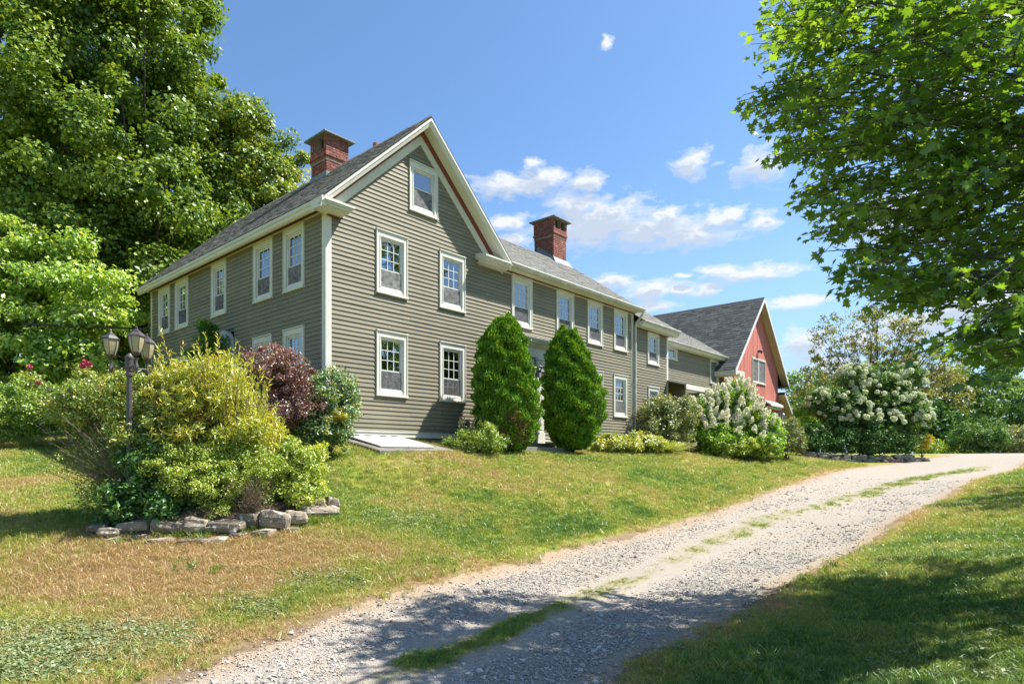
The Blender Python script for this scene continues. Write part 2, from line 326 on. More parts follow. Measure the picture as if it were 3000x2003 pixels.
# ------------------------------------------------------------------ terrain heights (thin-plate spline through surveyed points)
def UV(u, v, d): return ((u - 1500) / F * d, d, (V0 - v) / F * d)
ANCH = [UV(*a) for a in [
    (0, 2003, 4.6), (700, 2003, 4.45), (1500, 2003, 4.4), (2300, 2003, 4.2), (3000, 2003, 3.9),
    (0, 1750, 6.8), (0, 1560, 8.6), (0, 1400, 13.5), (0, 1290, 21), (700, 1565, 8.2), (330, 1560, 8.4), (950, 1490, 9.3),
    (700, 1750, 6.4), (985, 1306, 13.6), (1104, 1338, 13.2), (1325, 1336, 14.5), (1480, 1326, 16.4), (1640, 1324, 18.6), (1960, 1328, 22.5), (2180, 1345, 25),
    (2350, 1340, 31), (2700, 1338, 33), (2815, 1330, 38), (3000, 1327, 41), (1500, 1450, 12.3), (1500, 1650, 8.75), (1100, 1450, 11.3),
    (2197, 1469, 15.3), (1916, 1552, 11.7), (1660, 1609, 10), (2337, 1418, 20.5), (2554, 1366, 29), (2000, 1400, 17.5), (2300, 1378, 23.5),
    (1762, 2003, 4.35), (2043, 1852, 5.5), (2363, 1673, 8.0), (2554, 1584, 10.5), (2746, 1469, 15.5), (2886, 1398, 22), (3000, 1362, 28.5),
    (3000, 1700, 6.0), (3000, 1500, 10.6), (3000, 1410, 17.5), (2700, 1700, 6.7), (2700, 1850, 5.0), (500, 1450, 10.5), (600, 1380, 13)]]
ANCH += [(3, 24, 0.35), (10, 30, 0.35), (20, 42, 0.3), (-6, 22, 0.45), (-15, 32, 0.9), (-16, 8, -0.9), (-22, 20, 0.6), (0, 0, -1.7), (-6, 0, -1.9), (6, 0, -1.25), (0, -10, -2.0),
         (-20, -5, -1.9), (20, -5, -0.6), (14, 6, -0.5), (22, 14, -0.1), (30, 28, 0.15), (40, 60, 0.3), (0, 60, 0.7), (-40, 50, 1.4), (60, 30, 0.4), (60, 90, 0.4)]
AN = np.array(ANCH)
def _k(r2): return 0.5 * r2 * np.log(r2 + 1e-9)
_n = len(AN); _D = ((AN[:, None, :2] - AN[None, :, :2]) ** 2).sum(-1)
_A = np.zeros((_n + 3, _n + 3)); _A[:_n, :_n] = _k(_D) + np.eye(_n) * 0.25
_A[:_n, _n] = 1; _A[:_n, _n + 1:] = AN[:, :2]; _A[_n, :_n] = 1; _A[_n + 1:, :_n] = AN[:, :2].T
_w = np.linalg.solve(_A, np.concatenate([AN[:, 2], np.zeros(3)]))
def ground(x, y):
    x = np.atleast_1d(np.asarray(x, float)); y = np.atleast_1d(np.asarray(y, float)); shp = x.shape
    x = x.ravel(); y = y.ravel(); res = np.zeros(len(x))
    for i in range(0, len(x), 20000):
        xs, ys = x[i:i + 20000], y[i:i + 20000]
        z = _w[_n] + _w[_n + 1] * xs + _w[_n + 2] * ys + _k((xs[:, None] - AN[None, :, 0]) ** 2 + (ys[:, None] - AN[None, :, 1]) ** 2) @ _w[:_n]
        r = np.hypot(xs, ys - 15); t = np.clip((r - 45) / 40, 0, 1); t = t * t * (3 - 2 * t)
        res[i:i + 20000] = np.clip(z, -3, 3) * (1 - t) + 0.35 * t
    return res.reshape(shp)
def gz(x, y): return float(ground(x, y)[0])
def hit(u, v):
    """where the line of sight through a photo pixel meets the ground"""
    t = np.geomspace(2.5, 120, 1500); x = (u - 1500) / F * t; z = (V0 - v) / F * t
    h = ground(x, t); i = int(np.argmax(z < h)) if (z < h).any() else len(t) - 1
    return x[i], t[i]

# ------------------------------------------------------------------ ground sheets: lawn, driveway
def vnoise(x, y, s, seed=0):
    """smooth value noise, 0..1"""
    r = np.random.default_rng(seed); T = r.random((256, 256)); x = x / s; y = y / s
    xi = np.floor(x).astype(int); yi = np.floor(y).astype(int); fx = x - xi; fy = y - yi; fx = fx * fx * (3 - 2 * fx); fy = fy * fy * (3 - 2 * fy)
    a = T[xi & 255, yi & 255]; b = T[(xi + 1) & 255, yi & 255]; c = T[xi & 255, (yi + 1) & 255]; d = T[(xi + 1) & 255, (yi + 1) & 255]
    return (a * (1 - fx) + b * fx) * (1 - fy) + (c * (1 - fx) + d * fx) * fy
def fbm(x, y, s, seed=0, o=4): return sum(vnoise(x, y, s / 2 ** i, seed + i) * 0.5 ** i for i in range(o)) / sum(0.5 ** i for i in range(o))
LEFT = [hit(*p) for p in [(300, 2060), (480, 2000), (894, 1826), (1277, 1711), (1660, 1609), (1916, 1552), (2100, 1500), (2197, 1466), (2337, 1415), (2554, 1364), (2700, 1345), (2800, 1334)]]
RIGHT = [hit(*p) for p in [(1690, 2060), (1762, 2003), (1890, 1916), (2043, 1852), (2171, 1788), (2363, 1673), (2554, 1584), (2746, 1469), (2886, 1398), (2990, 1366)]]
LEFT = [(LEFT[0][0] - 6, LEFT[0][1] - 6)] + LEFT + [(26, 41), (40, 46), (70, 52)]
RIGHT = [(RIGHT[0][0] - 6, RIGHT[0][1] - 6.5)] + RIGHT + [(29, 34), (42, 40), (70, 45)]
MED = [hit(*p) for p in [(1000, 2060), (1190, 1960), (1450, 1855), (1690, 1760), (1980, 1640), (2120, 1580), (2250, 1520), (2400, 1480), (2560, 1440), (2760, 1390), (2880, 1368)]]
def pdist(x, y, P):
    """signed distance to a polyline: positive on its right side"""
    best = np.full(x.shape, 1e9); sg = np.ones(x.shape); tt = np.zeros(x.shape); acc = 0.0
    for (ax, ay), (bx, by) in zip(P[:-1], P[1:]):
        dx, dy = bx - ax, by - ay; L = math.hypot(dx, dy)
        t = np.clip(((x - ax) * dx + (y - ay) * dy) / L ** 2, 0, 1); d = np.hypot(x - ax - t * dx, y - ay - t * dy)
        s = np.sign((x - ax) * -dy + (y - ay) * dx) * -1.0; k = d < best
        best = np.where(k, d, best); sg = np.where(k, s, sg); tt = np.where(k, acc + t * L, tt); acc += L
    return best * sg, tt
def drive_mask(x, y):
    """signed metres inside the driveway (positive inside)"""
    l, _ = pdist(x, y, LEFT); r, _ = pdist(x, y, RIGHT)
    return np.minimum(l, -r)
_ml = np.cumsum([0] + [math.dist(a, b) for a, b in zip(MED[:-1], MED[1:])])
def median_cover(x, y):
    """0..1: how much grass grows between the wheel ruts"""
    d, t = pdist(x, y, MED); d = np.abs(d)
    prof = np.interp(t, _ml, [0.7, 0.7, 0.7, 0.14, 0.28, 0.34, 0.5, 0.5, 0.7, 0.8, 0.8]); wid = np.interp(t, _ml, [0.24, 0.24, 0.20, 0.28, 0.34, 0.38, 0.42, 0.4, 0.42, 0.45, 0.5])
    nz = fbm(x, y, 0.5, 31)
    return np.clip(prof * 1.25 - np.abs(d / wid) ** 2 * 0.9 + (nz - 0.5) * 2.2, 0, 1) * (d < 1.2)
def BL(x, y, u, v, rx, ry):
    c = hit(u, v); return np.exp(-(((x - c[0]) / rx) ** 2 + ((y - c[1]) / ry) ** 2))
BROWN = [(300, 1700, 2.6, 1.3, .8), (650, 1660, 1.9, 0.9, .5), (60, 1900, 1.2, 0.7, .35), (1000, 1600, 1.6, .8, .45), (1250, 1500, 2.0, 1.0, .40), (100, 1400, 3.5, 1.3, .2),
         (1600, 1400, 4, 1.4, .28), (2050, 1385, 2.2, .9, .25), (1300, 1390, 2.5, 1.2, .25), (2600, 1500, .7, 2.2, .5), (2330, 1790, .35, .9, .6), (2700, 1460, 2.0, 2.0, .25)]
GREEN = [(1550, 1580, 1.6, 1.3, .35), (1300, 1680, 1.4, .6, .3), (1750, 1500, 2.2, 1.4, .25), (950, 1370, 1.6, 1.2, .1), (2200, 1420, 2.5, 1.6, .2), (2700, 1850, 3, 2.5, .15), (2200, 1900, 1.6, 1.0, .1)]
_bc = [hit(a[0], a[1]) for a in BROWN]; _gc = [hit(a[0], a[1]) for a in GREEN]
def dryness(x, y):
    d = 0.42 + (fbm(x, y, 1.6, 3) - 0.5) * 0.85 + (fbm(x, y, 0.45, 9, 3) - 0.5) * 0.55
    for (cx, cy), (_, _, rx, ry, a) in zip(_bc, BROWN): d = d + a * 0.60 * np.exp(-(((x - cx) / rx) ** 2 + ((y - cy) / ry) ** 2))
    for (cx, cy), (_, _, rx, ry, a) in zip(_gc, GREEN): d = d - a * 0.9 * np.exp(-(((x - cx) / rx) ** 2 + ((y - cy) / ry) ** 2))
    dm = drive_mask(x, y); d = d + 0.30 * np.exp(-((dm + 0.15) / 0.35) ** 2)
    l, _ = pdist(x, y, RIGHT); d = d - 0.14 * np.clip(l * 2, 0, 1)
    return np.clip(d, 0.02, 0.98)
ang = np.concatenate([np.arange(-180, -54, 6.0), np.arange(-54, 54, 0.18), np.arange(54, 180.1, 6.0)]) * math.pi / 180
rad = np.concatenate([[0.4, 1.2, 2.0, 2.6], np.geomspace(3.2, 60, 330), np.geomspace(64, 900, 24)])
AA, RR = np.meshgrid(ang, rad, indexing='ij'); GX = RR * np.sin(AA); GY = RR * np.cos(AA)
DM = drive_mask(GX, GY); near = np.clip(1 - RR / 40, 0, 1)
GZ = ground(GX, GY) + (fbm(GX, GY, 1.3, 5) - 0.5) * 0.05 * near + (fbm(GX, GY, .16, 6, 2) - 0.5) * 0.022 * near * np.where(DM > 0.1, .6, 1)
_md, _ = pdist(GX, GY, MED); GZ += np.where(DM > 0, 0.03 * np.exp(-(np.abs(_md) / .35) ** 2) - 0.02, 0) * near
na, nr = GX.shape
V = np.stack([GX, GY, GZ], -1).reshape(-1, 3)
I, J = np.meshgrid(np.arange(na - 1), np.arange(nr - 1), indexing='ij')
FQ = np.stack([I * nr + J, I * nr + J + 1, (I + 1) * nr + J + 1, (I + 1) * nr + J], -1).reshape(-1, 4)
edge = DM + (fbm(GX, GY, 0.5, 12) - 0.5) * 0.5
dmf = edge.reshape(-1)[FQ].mean(1) > 0
dry = dryness(GX, GY).reshape(-1); dmv = DM.reshape(-1); med = median_cover(GX, GY).reshape(-1)
def sub(name, sel, m):
    fq = FQ[sel]; used = np.unique(fq); mp = np.full(len(V), -1); mp[used] = np.arange(len(used))
    me = npmesh(name, V[used], mp[fq], None, True)
    for an, ar in (('dry', dry), ('inside', dmv), ('med', med)):
        a = me.attributes.new(an, 'FLOAT', 'POINT'); a.data.foreach_set('value', ar[used].astype(np.float32))
    o = link(name, me, m); o['kind'] = 'structure'; o['label'] = {'lawn': 'patchy green and sunburnt lawn sloping down from the farmhouse', 'driveway': 'pale gravel driveway of two wheel tracks curving up to the right'}[name]; o['category'] = name; return o
def lawnmat():
    m, n = mat('lawn_ground'); p = objpos(n)
    dr = n('ShaderNodeAttribute', attribute_name='dry').outputs['Fac']; ins = n('ShaderNodeAttribute', attribute_name='inside').outputs['Fac']
    f1 = n('ShaderNodeTexNoise', {'Vector': p, 'Scale': 42.0, 'Detail': 5.0, 'Roughness': 0.8}).outputs['Fac']
    f2 = n('ShaderNodeTexNoise', {'Vector': p, 'Scale': 7.0, 'Detail': 4.0, 'Roughness': 0.7}).outputs['Fac']
    d = M(n, 'ADD', dr, M(n, 'ADD', M(n, 'MULTIPLY', M(n, 'SUBTRACT', f1, 0.5), 0.7), M(n, 'MULTIPLY', M(n, 'SUBTRACT', f2, 0.5), 0.35)), clamp=True)
    c = ramp(n, d, GRASS)
    dk = M(n, 'ADD', 0.6, M(n, 'MULTIPLY', f1, 0.85)); c = mixc(n, 1.0, c, n('ShaderNodeCombineXYZ', {0: dk, 1: dk, 2: dk}).outputs[0], 'MULTIPLY')
    e = M(n, 'ADD', M(n, 'MULTIPLY', ins, 2.2), M(n, 'MULTIPLY', f2, 1.0))
    dirt = mixc(n, f1, (0.30, 0.22, 0.15), (0.17, 0.12, 0.075))
    c = mixc(n, ramp(n, e, [(0.05, (0, 0, 0)), (0.5, (1, 1, 1))]), c, dirt)
    bm = n('ShaderNodeBump', {'Strength': 0.9, 'Distance': 0.03, 'Height': f1})
    out(m, n('ShaderNodeBsdfPrincipled', {'Base Color': c, 'Roughness': 0.95, 'Specular IOR Level': 0.1, 'Normal': bm.outputs[0]}).outputs[0]); return m
def drivemat():
    m, n = mat('gravel_drive'); p = objpos(n)
    md = n('ShaderNodeAttribute', attribute_name='med').outputs['Fac']; ins = n('ShaderNodeAttribute', attribute_name='inside').outputs['Fac']
    vo = n('ShaderNodeTexVoronoi', {'Vector': p, 'Scale': 75.0, 'Randomness': 1.0}); vo2 = n('ShaderNodeTexVoronoi', {'Vector': p, 'Scale': 130.0})
    big = n('ShaderNodeTexNoise', {'Vector': p, 'Scale': 1.6, 'Detail': 6.0, 'Roughness': 0.7}).outputs['Fac']
    fine = n('ShaderNodeTexNoise', {'Vector': p, 'Scale': 90.0, 'Detail': 4.0}).outputs['Fac']
    sv = n('ShaderNodeSeparateColor', {0: vo.outputs['Color']}).outputs[0]
    st = ramp(n, sv, [(0.0, (0.20, 0.185, 0.17)), (0.5, (0.29, 0.262, 0.23)), (0.85, (0.37, 0.34, 0.295)), (1.0, (0.46, 0.43, 0.39))])
    dust = mixc(n, fine, (0.28, 0.235, 0.185), (0.37, 0.32, 0.26))
    c = mixc(n, ramp(n, big, [(0.40, (0.15, 0.15, 0.15)), (0.62, (0.85, 0.85, 0.85))]), st, dust)
    brown = mixc(n, fine, (0.24, 0.17, 0.11), (0.36, 0.27, 0.18))
    ed = ramp(n, M(n, 'ADD', M(n, 'MULTIPLY', ins, 2.0), M(n, 'MULTIPLY', M(n, 'SUBTRACT', big, 0.5), 1.4)), [(0.0, (0.9, 0.9, 0.9)), (0.75, (0, 0, 0))])
    c = mixc(n, ed, c, brown)
    gr = mixc(n, fine, (0.14, 0.16, 0.04), (0.30, 0.26, 0.10))
    c = mixc(n, M(n, 'MULTIPLY', md, 0.75), c, gr)
    h = M(n, 'ADD', M(n, 'MULTIPLY', vo.outputs['Distance'], -1.0), M(n, 'MULTIPLY', vo2.outputs['Distance'], -0.4))
    bm = n('ShaderNodeBump', {'Strength': 0.8, 'Distance': 0.012, 'Height': h})
    out(m, n('ShaderNodeBsdfPrincipled', {'Base Color': c, 'Roughness': 0.92, 'Specular IOR Level': 0.15, 'Normal': bm.outputs[0]}).outputs[0]); return m
sub('lawn', ~dmf, lawnmat()); sub('driveway', dmf, drivemat())

# ------------------------------------------------------------------ the farmhouse (local frame: X along the front, Y into the depth, Z up from eye level)
HX, HY, HR = (955 - 1500) / F * 14.0, 14.0, R(48.7)
HM = Matrix.Translation((HX, HY, 0)) @ Matrix.Rotation(HR, 4, 'Z')
def HW(X, Y, Z=0): return HM @ Vector((X, Y, Z))
house = empty('farmhouse', (HX, HY, 0), HR, 'long two storey olive clapboard farmhouse with cream trim and two brick chimneys on the lawn', 'house')
barn = empty('red_barn', (HX, HY, 0), HR, 'faded red barn with a steep dark shingle roof at the far end of the farmhouse', 'barn')
def prisms(parent, name, m, quads, **kw):
    b = MB()
    for A, B in quads: b.prism(A, B)
    return b.build(name, m, parent, **kw)
# --- loose pieces (clapboards, shingles, bricks): the largest in view become objects, the rest one joined part
PIECES = {}
def piece(key, parent, mtx, size):
    """unit box (x 0..1, y 0..1, z 0..1) scaled by size and placed by mtx in the thing's frame"""
    c = HM @ (mtx @ Vector((size[0] / 2, size[1] / 2, size[2] / 2)))
    d = max(1.0, c.length); PIECES.setdefault(key, []).append((size[0] * size[2] / d ** 2 if c.y > 0 else 0, parent, mtx, size))
def flush(key, name, joined, m, limit, wedge=None, hide=None):
    L = sorted(PIECES.pop(key), key=lambda t: -t[0])
    u = MB(); u.box(0, 1, 0, 1, 0, 1, 0.0)
    if wedge: u.v = [(x, (y if z > 0.5 else y - wedge * (1 - y)), z) for x, y, z in u.v]
    me = u.mesh(name); me.materials.append(m)
    for _, par, mx, sz in L[:limit]:
        o = bpy.data.objects.new(name, me); COL.objects.link(o); o.parent = par; o.matrix_local = mx @ Matrix.Diagonal((*sz, 1))
    rest = {}
    for it in L[limit:]: rest.setdefault(it[1].name, []).append(it)
    for k, its in rest.items():
        b = MB()
        for _, par, mx, sz in its: b.add([mx @ Vector((p[0] * sz[0], p[1] * sz[1], p[2] * sz[2])) for p in u.v], u.f, random.random())
        b.build(joined, m, its[0][1], kind='stuff')
EXP = 0.106
def clad(key, wall, T, x0, x1, z0, z1, holes, gable=None):
    """clapboards on a wall: T maps wall coords (x right seen from outside, y inwards, z up) to the thing's frame"""
    z = z0; row = 0
    while z < z1 - 0.01:
        a, b = x0, x1
        if gable:
            pk, half, zb, sl = gable
            if z > zb: hw = half - (z - zb) / sl; a, b = max(x0, pk - hw), min(x1, pk + hw)
        if b - a < 0.1: break
        h = min(EXP + 0.018, z1 - z + 0.01)
        cuts = [(a, b)]
        for (hx0, hx1, hz0, hz1) in holes:
            if hz0 < z + EXP * 0.8 and hz1 > z + 0.02:
                nc = []
                for (p, q) in cuts:
                    if hx1 <= p or hx0 >= q: nc.append((p, q)); continue
                    if hx0 - p > 0.04: nc.append((p, hx0))
                    if q - hx1 > 0.04: nc.append((hx1, q))
                cuts = nc
        for (p, q) in cuts:
            # long runs are butt-jointed from several boards
            while q - p > 3.6:
                L = random.uniform(1.9, 3.4); piece(key, wall, T @ Matrix.Translation((p, -0.010 + random.uniform(-.002, .002), z + random.uniform(-.003, .003))), (L - 0.004, 0.021, h)); p += L
            piece(key, wall, T @ Matrix.Translation((p, -0.010 + random.uniform(-.002, .002), z + random.uniform(-.003, .003))), (q - p, 0.021, h))
        z += EXP; row += 1
def backing(wallobj_name, m, parent, T, x0, x1, z0, z1, holes, depth=0.12, gable=None):
    """sheathing behind the boards with true openings"""
    xs = sorted({x0, x1, *[h for q in holes for h in q[:2]]}); zs = sorted({z0, z1, *[h for q in holes for h in q[2:]]})
    zs = [z for z in zs if z0 <= z <= z1]; xs = [x for x in xs if x0 <= x <= x1]
    b = MB()
    for i in range(len(xs) - 1):
        for j in range(len(zs) - 1):
            cx, cz = (xs[i] + xs[i + 1]) / 2, (zs[j] + zs[j + 1]) / 2
            if any(h[0] < cx < h[1] and h[2] < cz < h[3] for h in holes): continue
            b.box(xs[i], xs[i + 1], 0.012, depth, zs[j], zs[j + 1])
    if gable:
        pk, half, zb, sl, top = gable
        # gable triangle in vertical strips beside its opening
        gh = [h for h in holes if h[3] > z1]
        cutx = sorted({x0, x1, pk, *[v for h in gh for v in h[:2]]})
        f = lambda x: min(zb + (half - abs(x - pk)) * sl, top)
        for a, c in zip(cutx[:-1], cutx[1:]):
            seg = [(z1, None)]
            hh = [h for h in gh if h[0] < (a + c) / 2 < h[1]]
            lo = z1
            if hh: b.box(a, c, 0.012, depth, z1, hh[0][2]); lo = hh[0][3]
            b.prism([(a, 0.012, lo), (c, 0.012, lo), (c, 0.012, f(c)), (a, 0.012, f(a))], [(a, depth, lo), (c, depth, lo), (c, depth, f(c)), (a, depth, f(a))])
    b.v = [tuple(T @ Vector(p)) for p in b.v]
    return b.build(wallobj_name, m, parent)
TF = Matrix.Identity(4)                                              # front walls
TL = Matrix.Rotation(R(-90), 4, 'Z')                                 # walls facing -X: x' = -Y
def TLx(X): return Matrix.Translation((X, 0, 0)) @ TL
# --- windows
WCOUNT = [0]
def window(parent, T, x0, x1, z0, z1, style='nine', open_=0.0, cap=True, curtain=None, screen=True, apron=0.15, ctype=None):
    W, H = x1 - x0, z1 - z0
    mx = T @ Matrix.Translation((x0, 0, z0))
    cs, tp = 0.115, (0.17 if cap else 0.13)
    if style in ('small', 'barn', 'plain'): cs, tp, apron = 0.09, 0.09, 0.09
    b = MB()
    b.box(0, cs, -0.045, 0.10, 0.05, H - tp); b.box(W - cs, W, -0.045, 0.10, 0.05, H - tp)
    b.box(0, W, -0.045, 0.10, H - tp, H - 0.03); b.box(cs, W - cs, -0.03, 0.10, 0.045, apron)
    if cap: b.box(-0.02, W + 0.02, -0.075, 0.0, H - 0.03, H)
    else: b.box(0, W, -0.045, 0.0, H - 0.03, H)
    for s in (0, W): b.box(s - 0.012 if s else -0.014, s + 0.014 if s else 0.012, -0.062, 0.0, 0.05, H - 0.03)
    if style != 'small': b.box(cs - 0.03, cs - 0.005, -0.055, -0.04, apron, H - tp + 0.02); b.box(W - cs + 0.005, W - cs + 0.03, -0.055, -0.04, apron, H - tp + 0.02)
    o = b.build('window', white, parent, bevel=0.004); o.matrix_local = mx
    s = MB(); s.box(-0.025, W + 0.025, -0.078, 0.02, 0.0, 0.046); s.build('sill', white, o, bevel=0.004)
    gx0, gx1, gz0, gz1 = cs, W - cs, apron, H - tp
    f = MB(); t = 0.035
    f.box(gx0, gx0 + t, -0.015, 0.09, gz0, gz1); f.box(gx1 - t, gx1, -0.015, 0.09, gz0, gz1)
    f.box(gx0 + t, gx1 - t, -0.015, 0.09, gz1 - t, gz1); f.box(gx0 + t, gx1 - t, -0.015, 0.09, gz0, gz0 + t)
    f.build('vinyl_frame', vinyl, o, bevel=0.003)
    a0, a1, c0, c1 = gx0 + t, gx1 - t, gz0 + t, gz1 - t
    def sash(name, p0, p1, q0, q1, y, cols, rows, rail=0.032):
        sb = MB(); sb.box(p0, p0 + rail, y, y + 0.03, q0, q1); sb.box(p1 - rail, p1, y, y + 0.03, q0, q1)
        sb.box(p0 + rail, p1 - rail, y, y + 0.03, q0, q0 + rail); sb.box(p0 + rail, p1 - rail, y, y + 0.03, q1 - rail, q1)
        so = sb.build(name, vinyl, o)
        if cols > 1 or rows > 1:
            mb = MB(); w = 0.0085
            for i in range(1, cols): xx = p0 + rail + (p1 - p0 - 2 * rail) * i / cols; mb.box(xx - w, xx + w, y + 0.004, y + 0.024, q0 + rail, q1 - rail)
            for j in range(1, rows): zz = q0 + rail + (q1 - q0 - 2 * rail) * j / rows; mb.box(p0 + rail, p1 - rail, y + 0.002, y + 0.026, zz - w, zz + w)
            mb.build('muntin_grid', vinyl, o)
        pb = MB()
        pb.box(p0 + rail, p1 - rail, y + 0.013, y + 0.017, q0 + rail, q1 - rail)
        pb.build('pane', glass, o)
    mid = c0 + (c1 - c0) * 0.375
    if style == 'nine':
        sash('upper_sash', a0, a1, mid - 0.02, c1, 0.02, 3, 3)
        sash('lower_sash', a0, a1, c0 + open_, mid + 0.015 + open_ * .9, 0.055, 3, 2)
        if screen: sb = MB(); sb.box(a0, a1, 0.0, 0.003, c0, mid - 0.02); sb.build('screen', screenm, o)
    elif style == 'two':
        mid = c0 + (c1 - c0) * 0.5
        sash('upper_sash', a0, a1, mid, c1, 0.02, 1, 1); sash('lower_sash', a0, a1, c0, mid + 0.02, 0.055, 1, 1)
        if screen: sb = MB(); sb.box(a0, a1, 0.0, 0.003, c0, mid - 0.03); sb.build('screen', screenm, o)
    elif style == 'plain':
        mid = c0 + (c1 - c0) * 0.5
        sash('upper_sash', a0, a1, mid, c1, 0.02, 3, 2); sash('lower_sash', a0, a1, c0, mid + 0.02, 0.055, 3, 2)
        sb = MB(); sb.box(a0, a1, 0.0, 0.003, c0, c1); sb.build('screen', screenm, o)
    elif style == 'small':
        sash('sash', a0, a1, c0, c1, 0.02, 3, 3)
    elif style == 'barn':
        xm = (a0 + a1) / 2
        q = MB(); q.box(xm - 0.05, xm + 0.05, -0.02, 0.08, c0, c1); q.build('mullion', vinyl, o)
        for p0, p1 in ((a0, xm - 0.05), (xm + 0.05, a1)):
            zm = (c0 + c1) / 2
            sash('upper_sash', p0, p1, zm, c1, 0.02, 3, 2); sash('lower_sash', p0, p1, c0, zm + 0.02, 0.055, 3, 2)
            sb = MB(); sb.box(p0, p1, 0.0, 0.003, c0, c1); sb.build('screen', screenm, o)
    # shallow near-black box behind the glass, painted for the unlit room's shade
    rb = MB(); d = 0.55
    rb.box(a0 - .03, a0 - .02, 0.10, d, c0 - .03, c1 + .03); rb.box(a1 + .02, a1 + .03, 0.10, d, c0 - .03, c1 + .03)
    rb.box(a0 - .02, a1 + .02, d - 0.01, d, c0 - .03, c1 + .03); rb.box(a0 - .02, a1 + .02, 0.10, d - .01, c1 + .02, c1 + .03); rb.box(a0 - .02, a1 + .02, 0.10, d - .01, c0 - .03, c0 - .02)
    rb.build('room_shade_box', darkin, o)
    if ctype:
        cb = MB(); ww = a1 - a0; N = 26
        def drape(xa, xb, za, zb, sc=0.0):
            vs = []; 
            for i in range(N + 1):
                xx = xa + (xb - xa) * i / N; yy = 0.135 + 0.016 * math.sin(i * 1.9) + 0.01 * math.sin(i * 0.7); s2 = sc * abs(math.sin(i / N * math.pi * 2.5))
                vs += [(xx, yy, za + s2), (xx, yy, zb)]
            cb.add(vs, [(2 * i, 2 * i + 2, 2 * i + 3, 2 * i + 1) for i in range(N)])
        if ctype == 'cafe': drape(a0, a1, c1 - (c1 - c0) * 0.30, c1, 0.07)
        if ctype == 'full': drape(a0, a1, c0, c1)
        if ctype == 'low': drape(a0, a1, c0, mid + 0.02)
        if ctype == 'sides': drape(a0, a0 + ww * .3, c0, c1); drape(a1 - ww * .3, a1, c0, c1)
        cb.build('curtain', curt, o)
    return o
UP, LO = (3.97, 5.53), (1.48, 3.09)
Wf_up = [(1.36, 2.29, 'cafe', 0.14), (3.40, 4.33, 'low', 0), (6.31, 7.25, 'low', 0), (8.53, 9.47, 'sides', 0.16), (10.32, 11.25, 'full', 0.05), (12.04, 12.97, 'low', 0)]
Wf_lo = [(1.36, 2.29, 'cafe', 0), (3.41, 4.34, 'cafe', 0), (10.32, 11.27, 'cafe', 0), (12.02, 12.97, 'low', 0)]
att = (2.38, 3.31, 6.26, 7.56)
DX0, DX1 = 5.70, 7.86
hF = [(a, b, *UP) for a, b, *_ in Wf_up] + [(a, b, *LO) for a, b, *_ in Wf_lo] + [att, (DX0, DX1, 0.40, 3.30)]
# wall backings (holes are set 4 cm inside the casings so no gap shows)
def shrink(h, s=0.05): return [(a + s, b - s, c + s, d - s) for a, b, c, d in h]
PKX, RZ0, RS, OX = 2.74, 5.66, 0.955, 0.38           # gable peak X, roof edge height, roof slope, overhang
def zl(X): return RZ0 + RS * (X + OX) if X < PKX else RZ0 + RS * (PKX + OX) - RS * (X - PKX)
ZP = zl(PKX)
fw = backing('front_wall', siding, house, TF, 0.02, 13.40, 0.52, 5.62, shrink(hF), gable=None)
gb = MB()
f_ = lambda x: zl(x) - 0.16
for a, c in ((0.02, 2.43), (2.43, 2.74), (2.74, 3.26), (3.26, 5.46)):
    lo = 5.62
    if a in (2.43, 2.74): gb.box(a, c, 0.012, 0.12, 5.62, 6.31); lo = 7.51
    gb.prism([(a, 0.012, lo), (c, 0.012, lo), (c, 0.012, f_(c)), (a, 0.012, f_(a))], [(a, 0.12, lo), (c, 0.12, lo), (c, 0.12, f_(c)), (a, 0.12, f_(a))])
gw = gb.build('gable_wall', siding, house)
clad('clap', fw, TF, 0.13, 13.31, 0.61, 0.61 + EXP * 47, hF)
clad('clap', gw, TF, -0.1, 5.56, 0.61 + EXP * 47, 8.4, hF, gable=(PKX, 3.05, RZ0 - 0.28, RS))
# left wall (faces -X); wall x' = -Y
LW_up = [(0.87, 1.80, 'low', 0), (2.36, 3.33, 'low', 0), (4.95, 5.86, 'sides', 0.3), (7.53, 8.50, 'low', 0), (8.97, 9.90, 'low', 0)]
LW_lo = [(0.87, 1.80, 'cafe', 0), (2.40, 3.36, 'cafe', 0), (7.53, 8.5, 'cafe', 0)]
hL = [(-b, -a, *UP) for a, b, *_ in LW_up] + [(-b, -a, *LO) for a, b, *_ in LW_lo] + [(-5.55, -4.50, 0.45, 3.50)]
lw = backing('side_wall', siding, house, TL, -10.62, -0.02, 0.3, 5.62, shrink(hL))
clad('clap', lw, TL, -10.55, -0.12, 0.45, 5.60, hL)
flush('clap', 'clapboard', 'clapboards', siding, 300, wedge=1.1)
for a, b, ct, op in Wf_up: window(house, TF, a, b, *UP, open_=op, ctype=ct)
for a, b, ct, op in Wf_lo: window(house, TF, a, b, *LO, open_=op, ctype=ct)
w_ = window(house, TF, *att, style='two', cap=True, ctype='low')
w_['label'] = 'attic window without muntins high in the gable'
for a, b, ct, op in LW_up: window(house, TL, -b, -a, *UP, open_=op, ctype=ct)
for a, b, ct, op in LW_lo: window(house, TL, -b, -a, *LO, open_=op, ctype=ct)
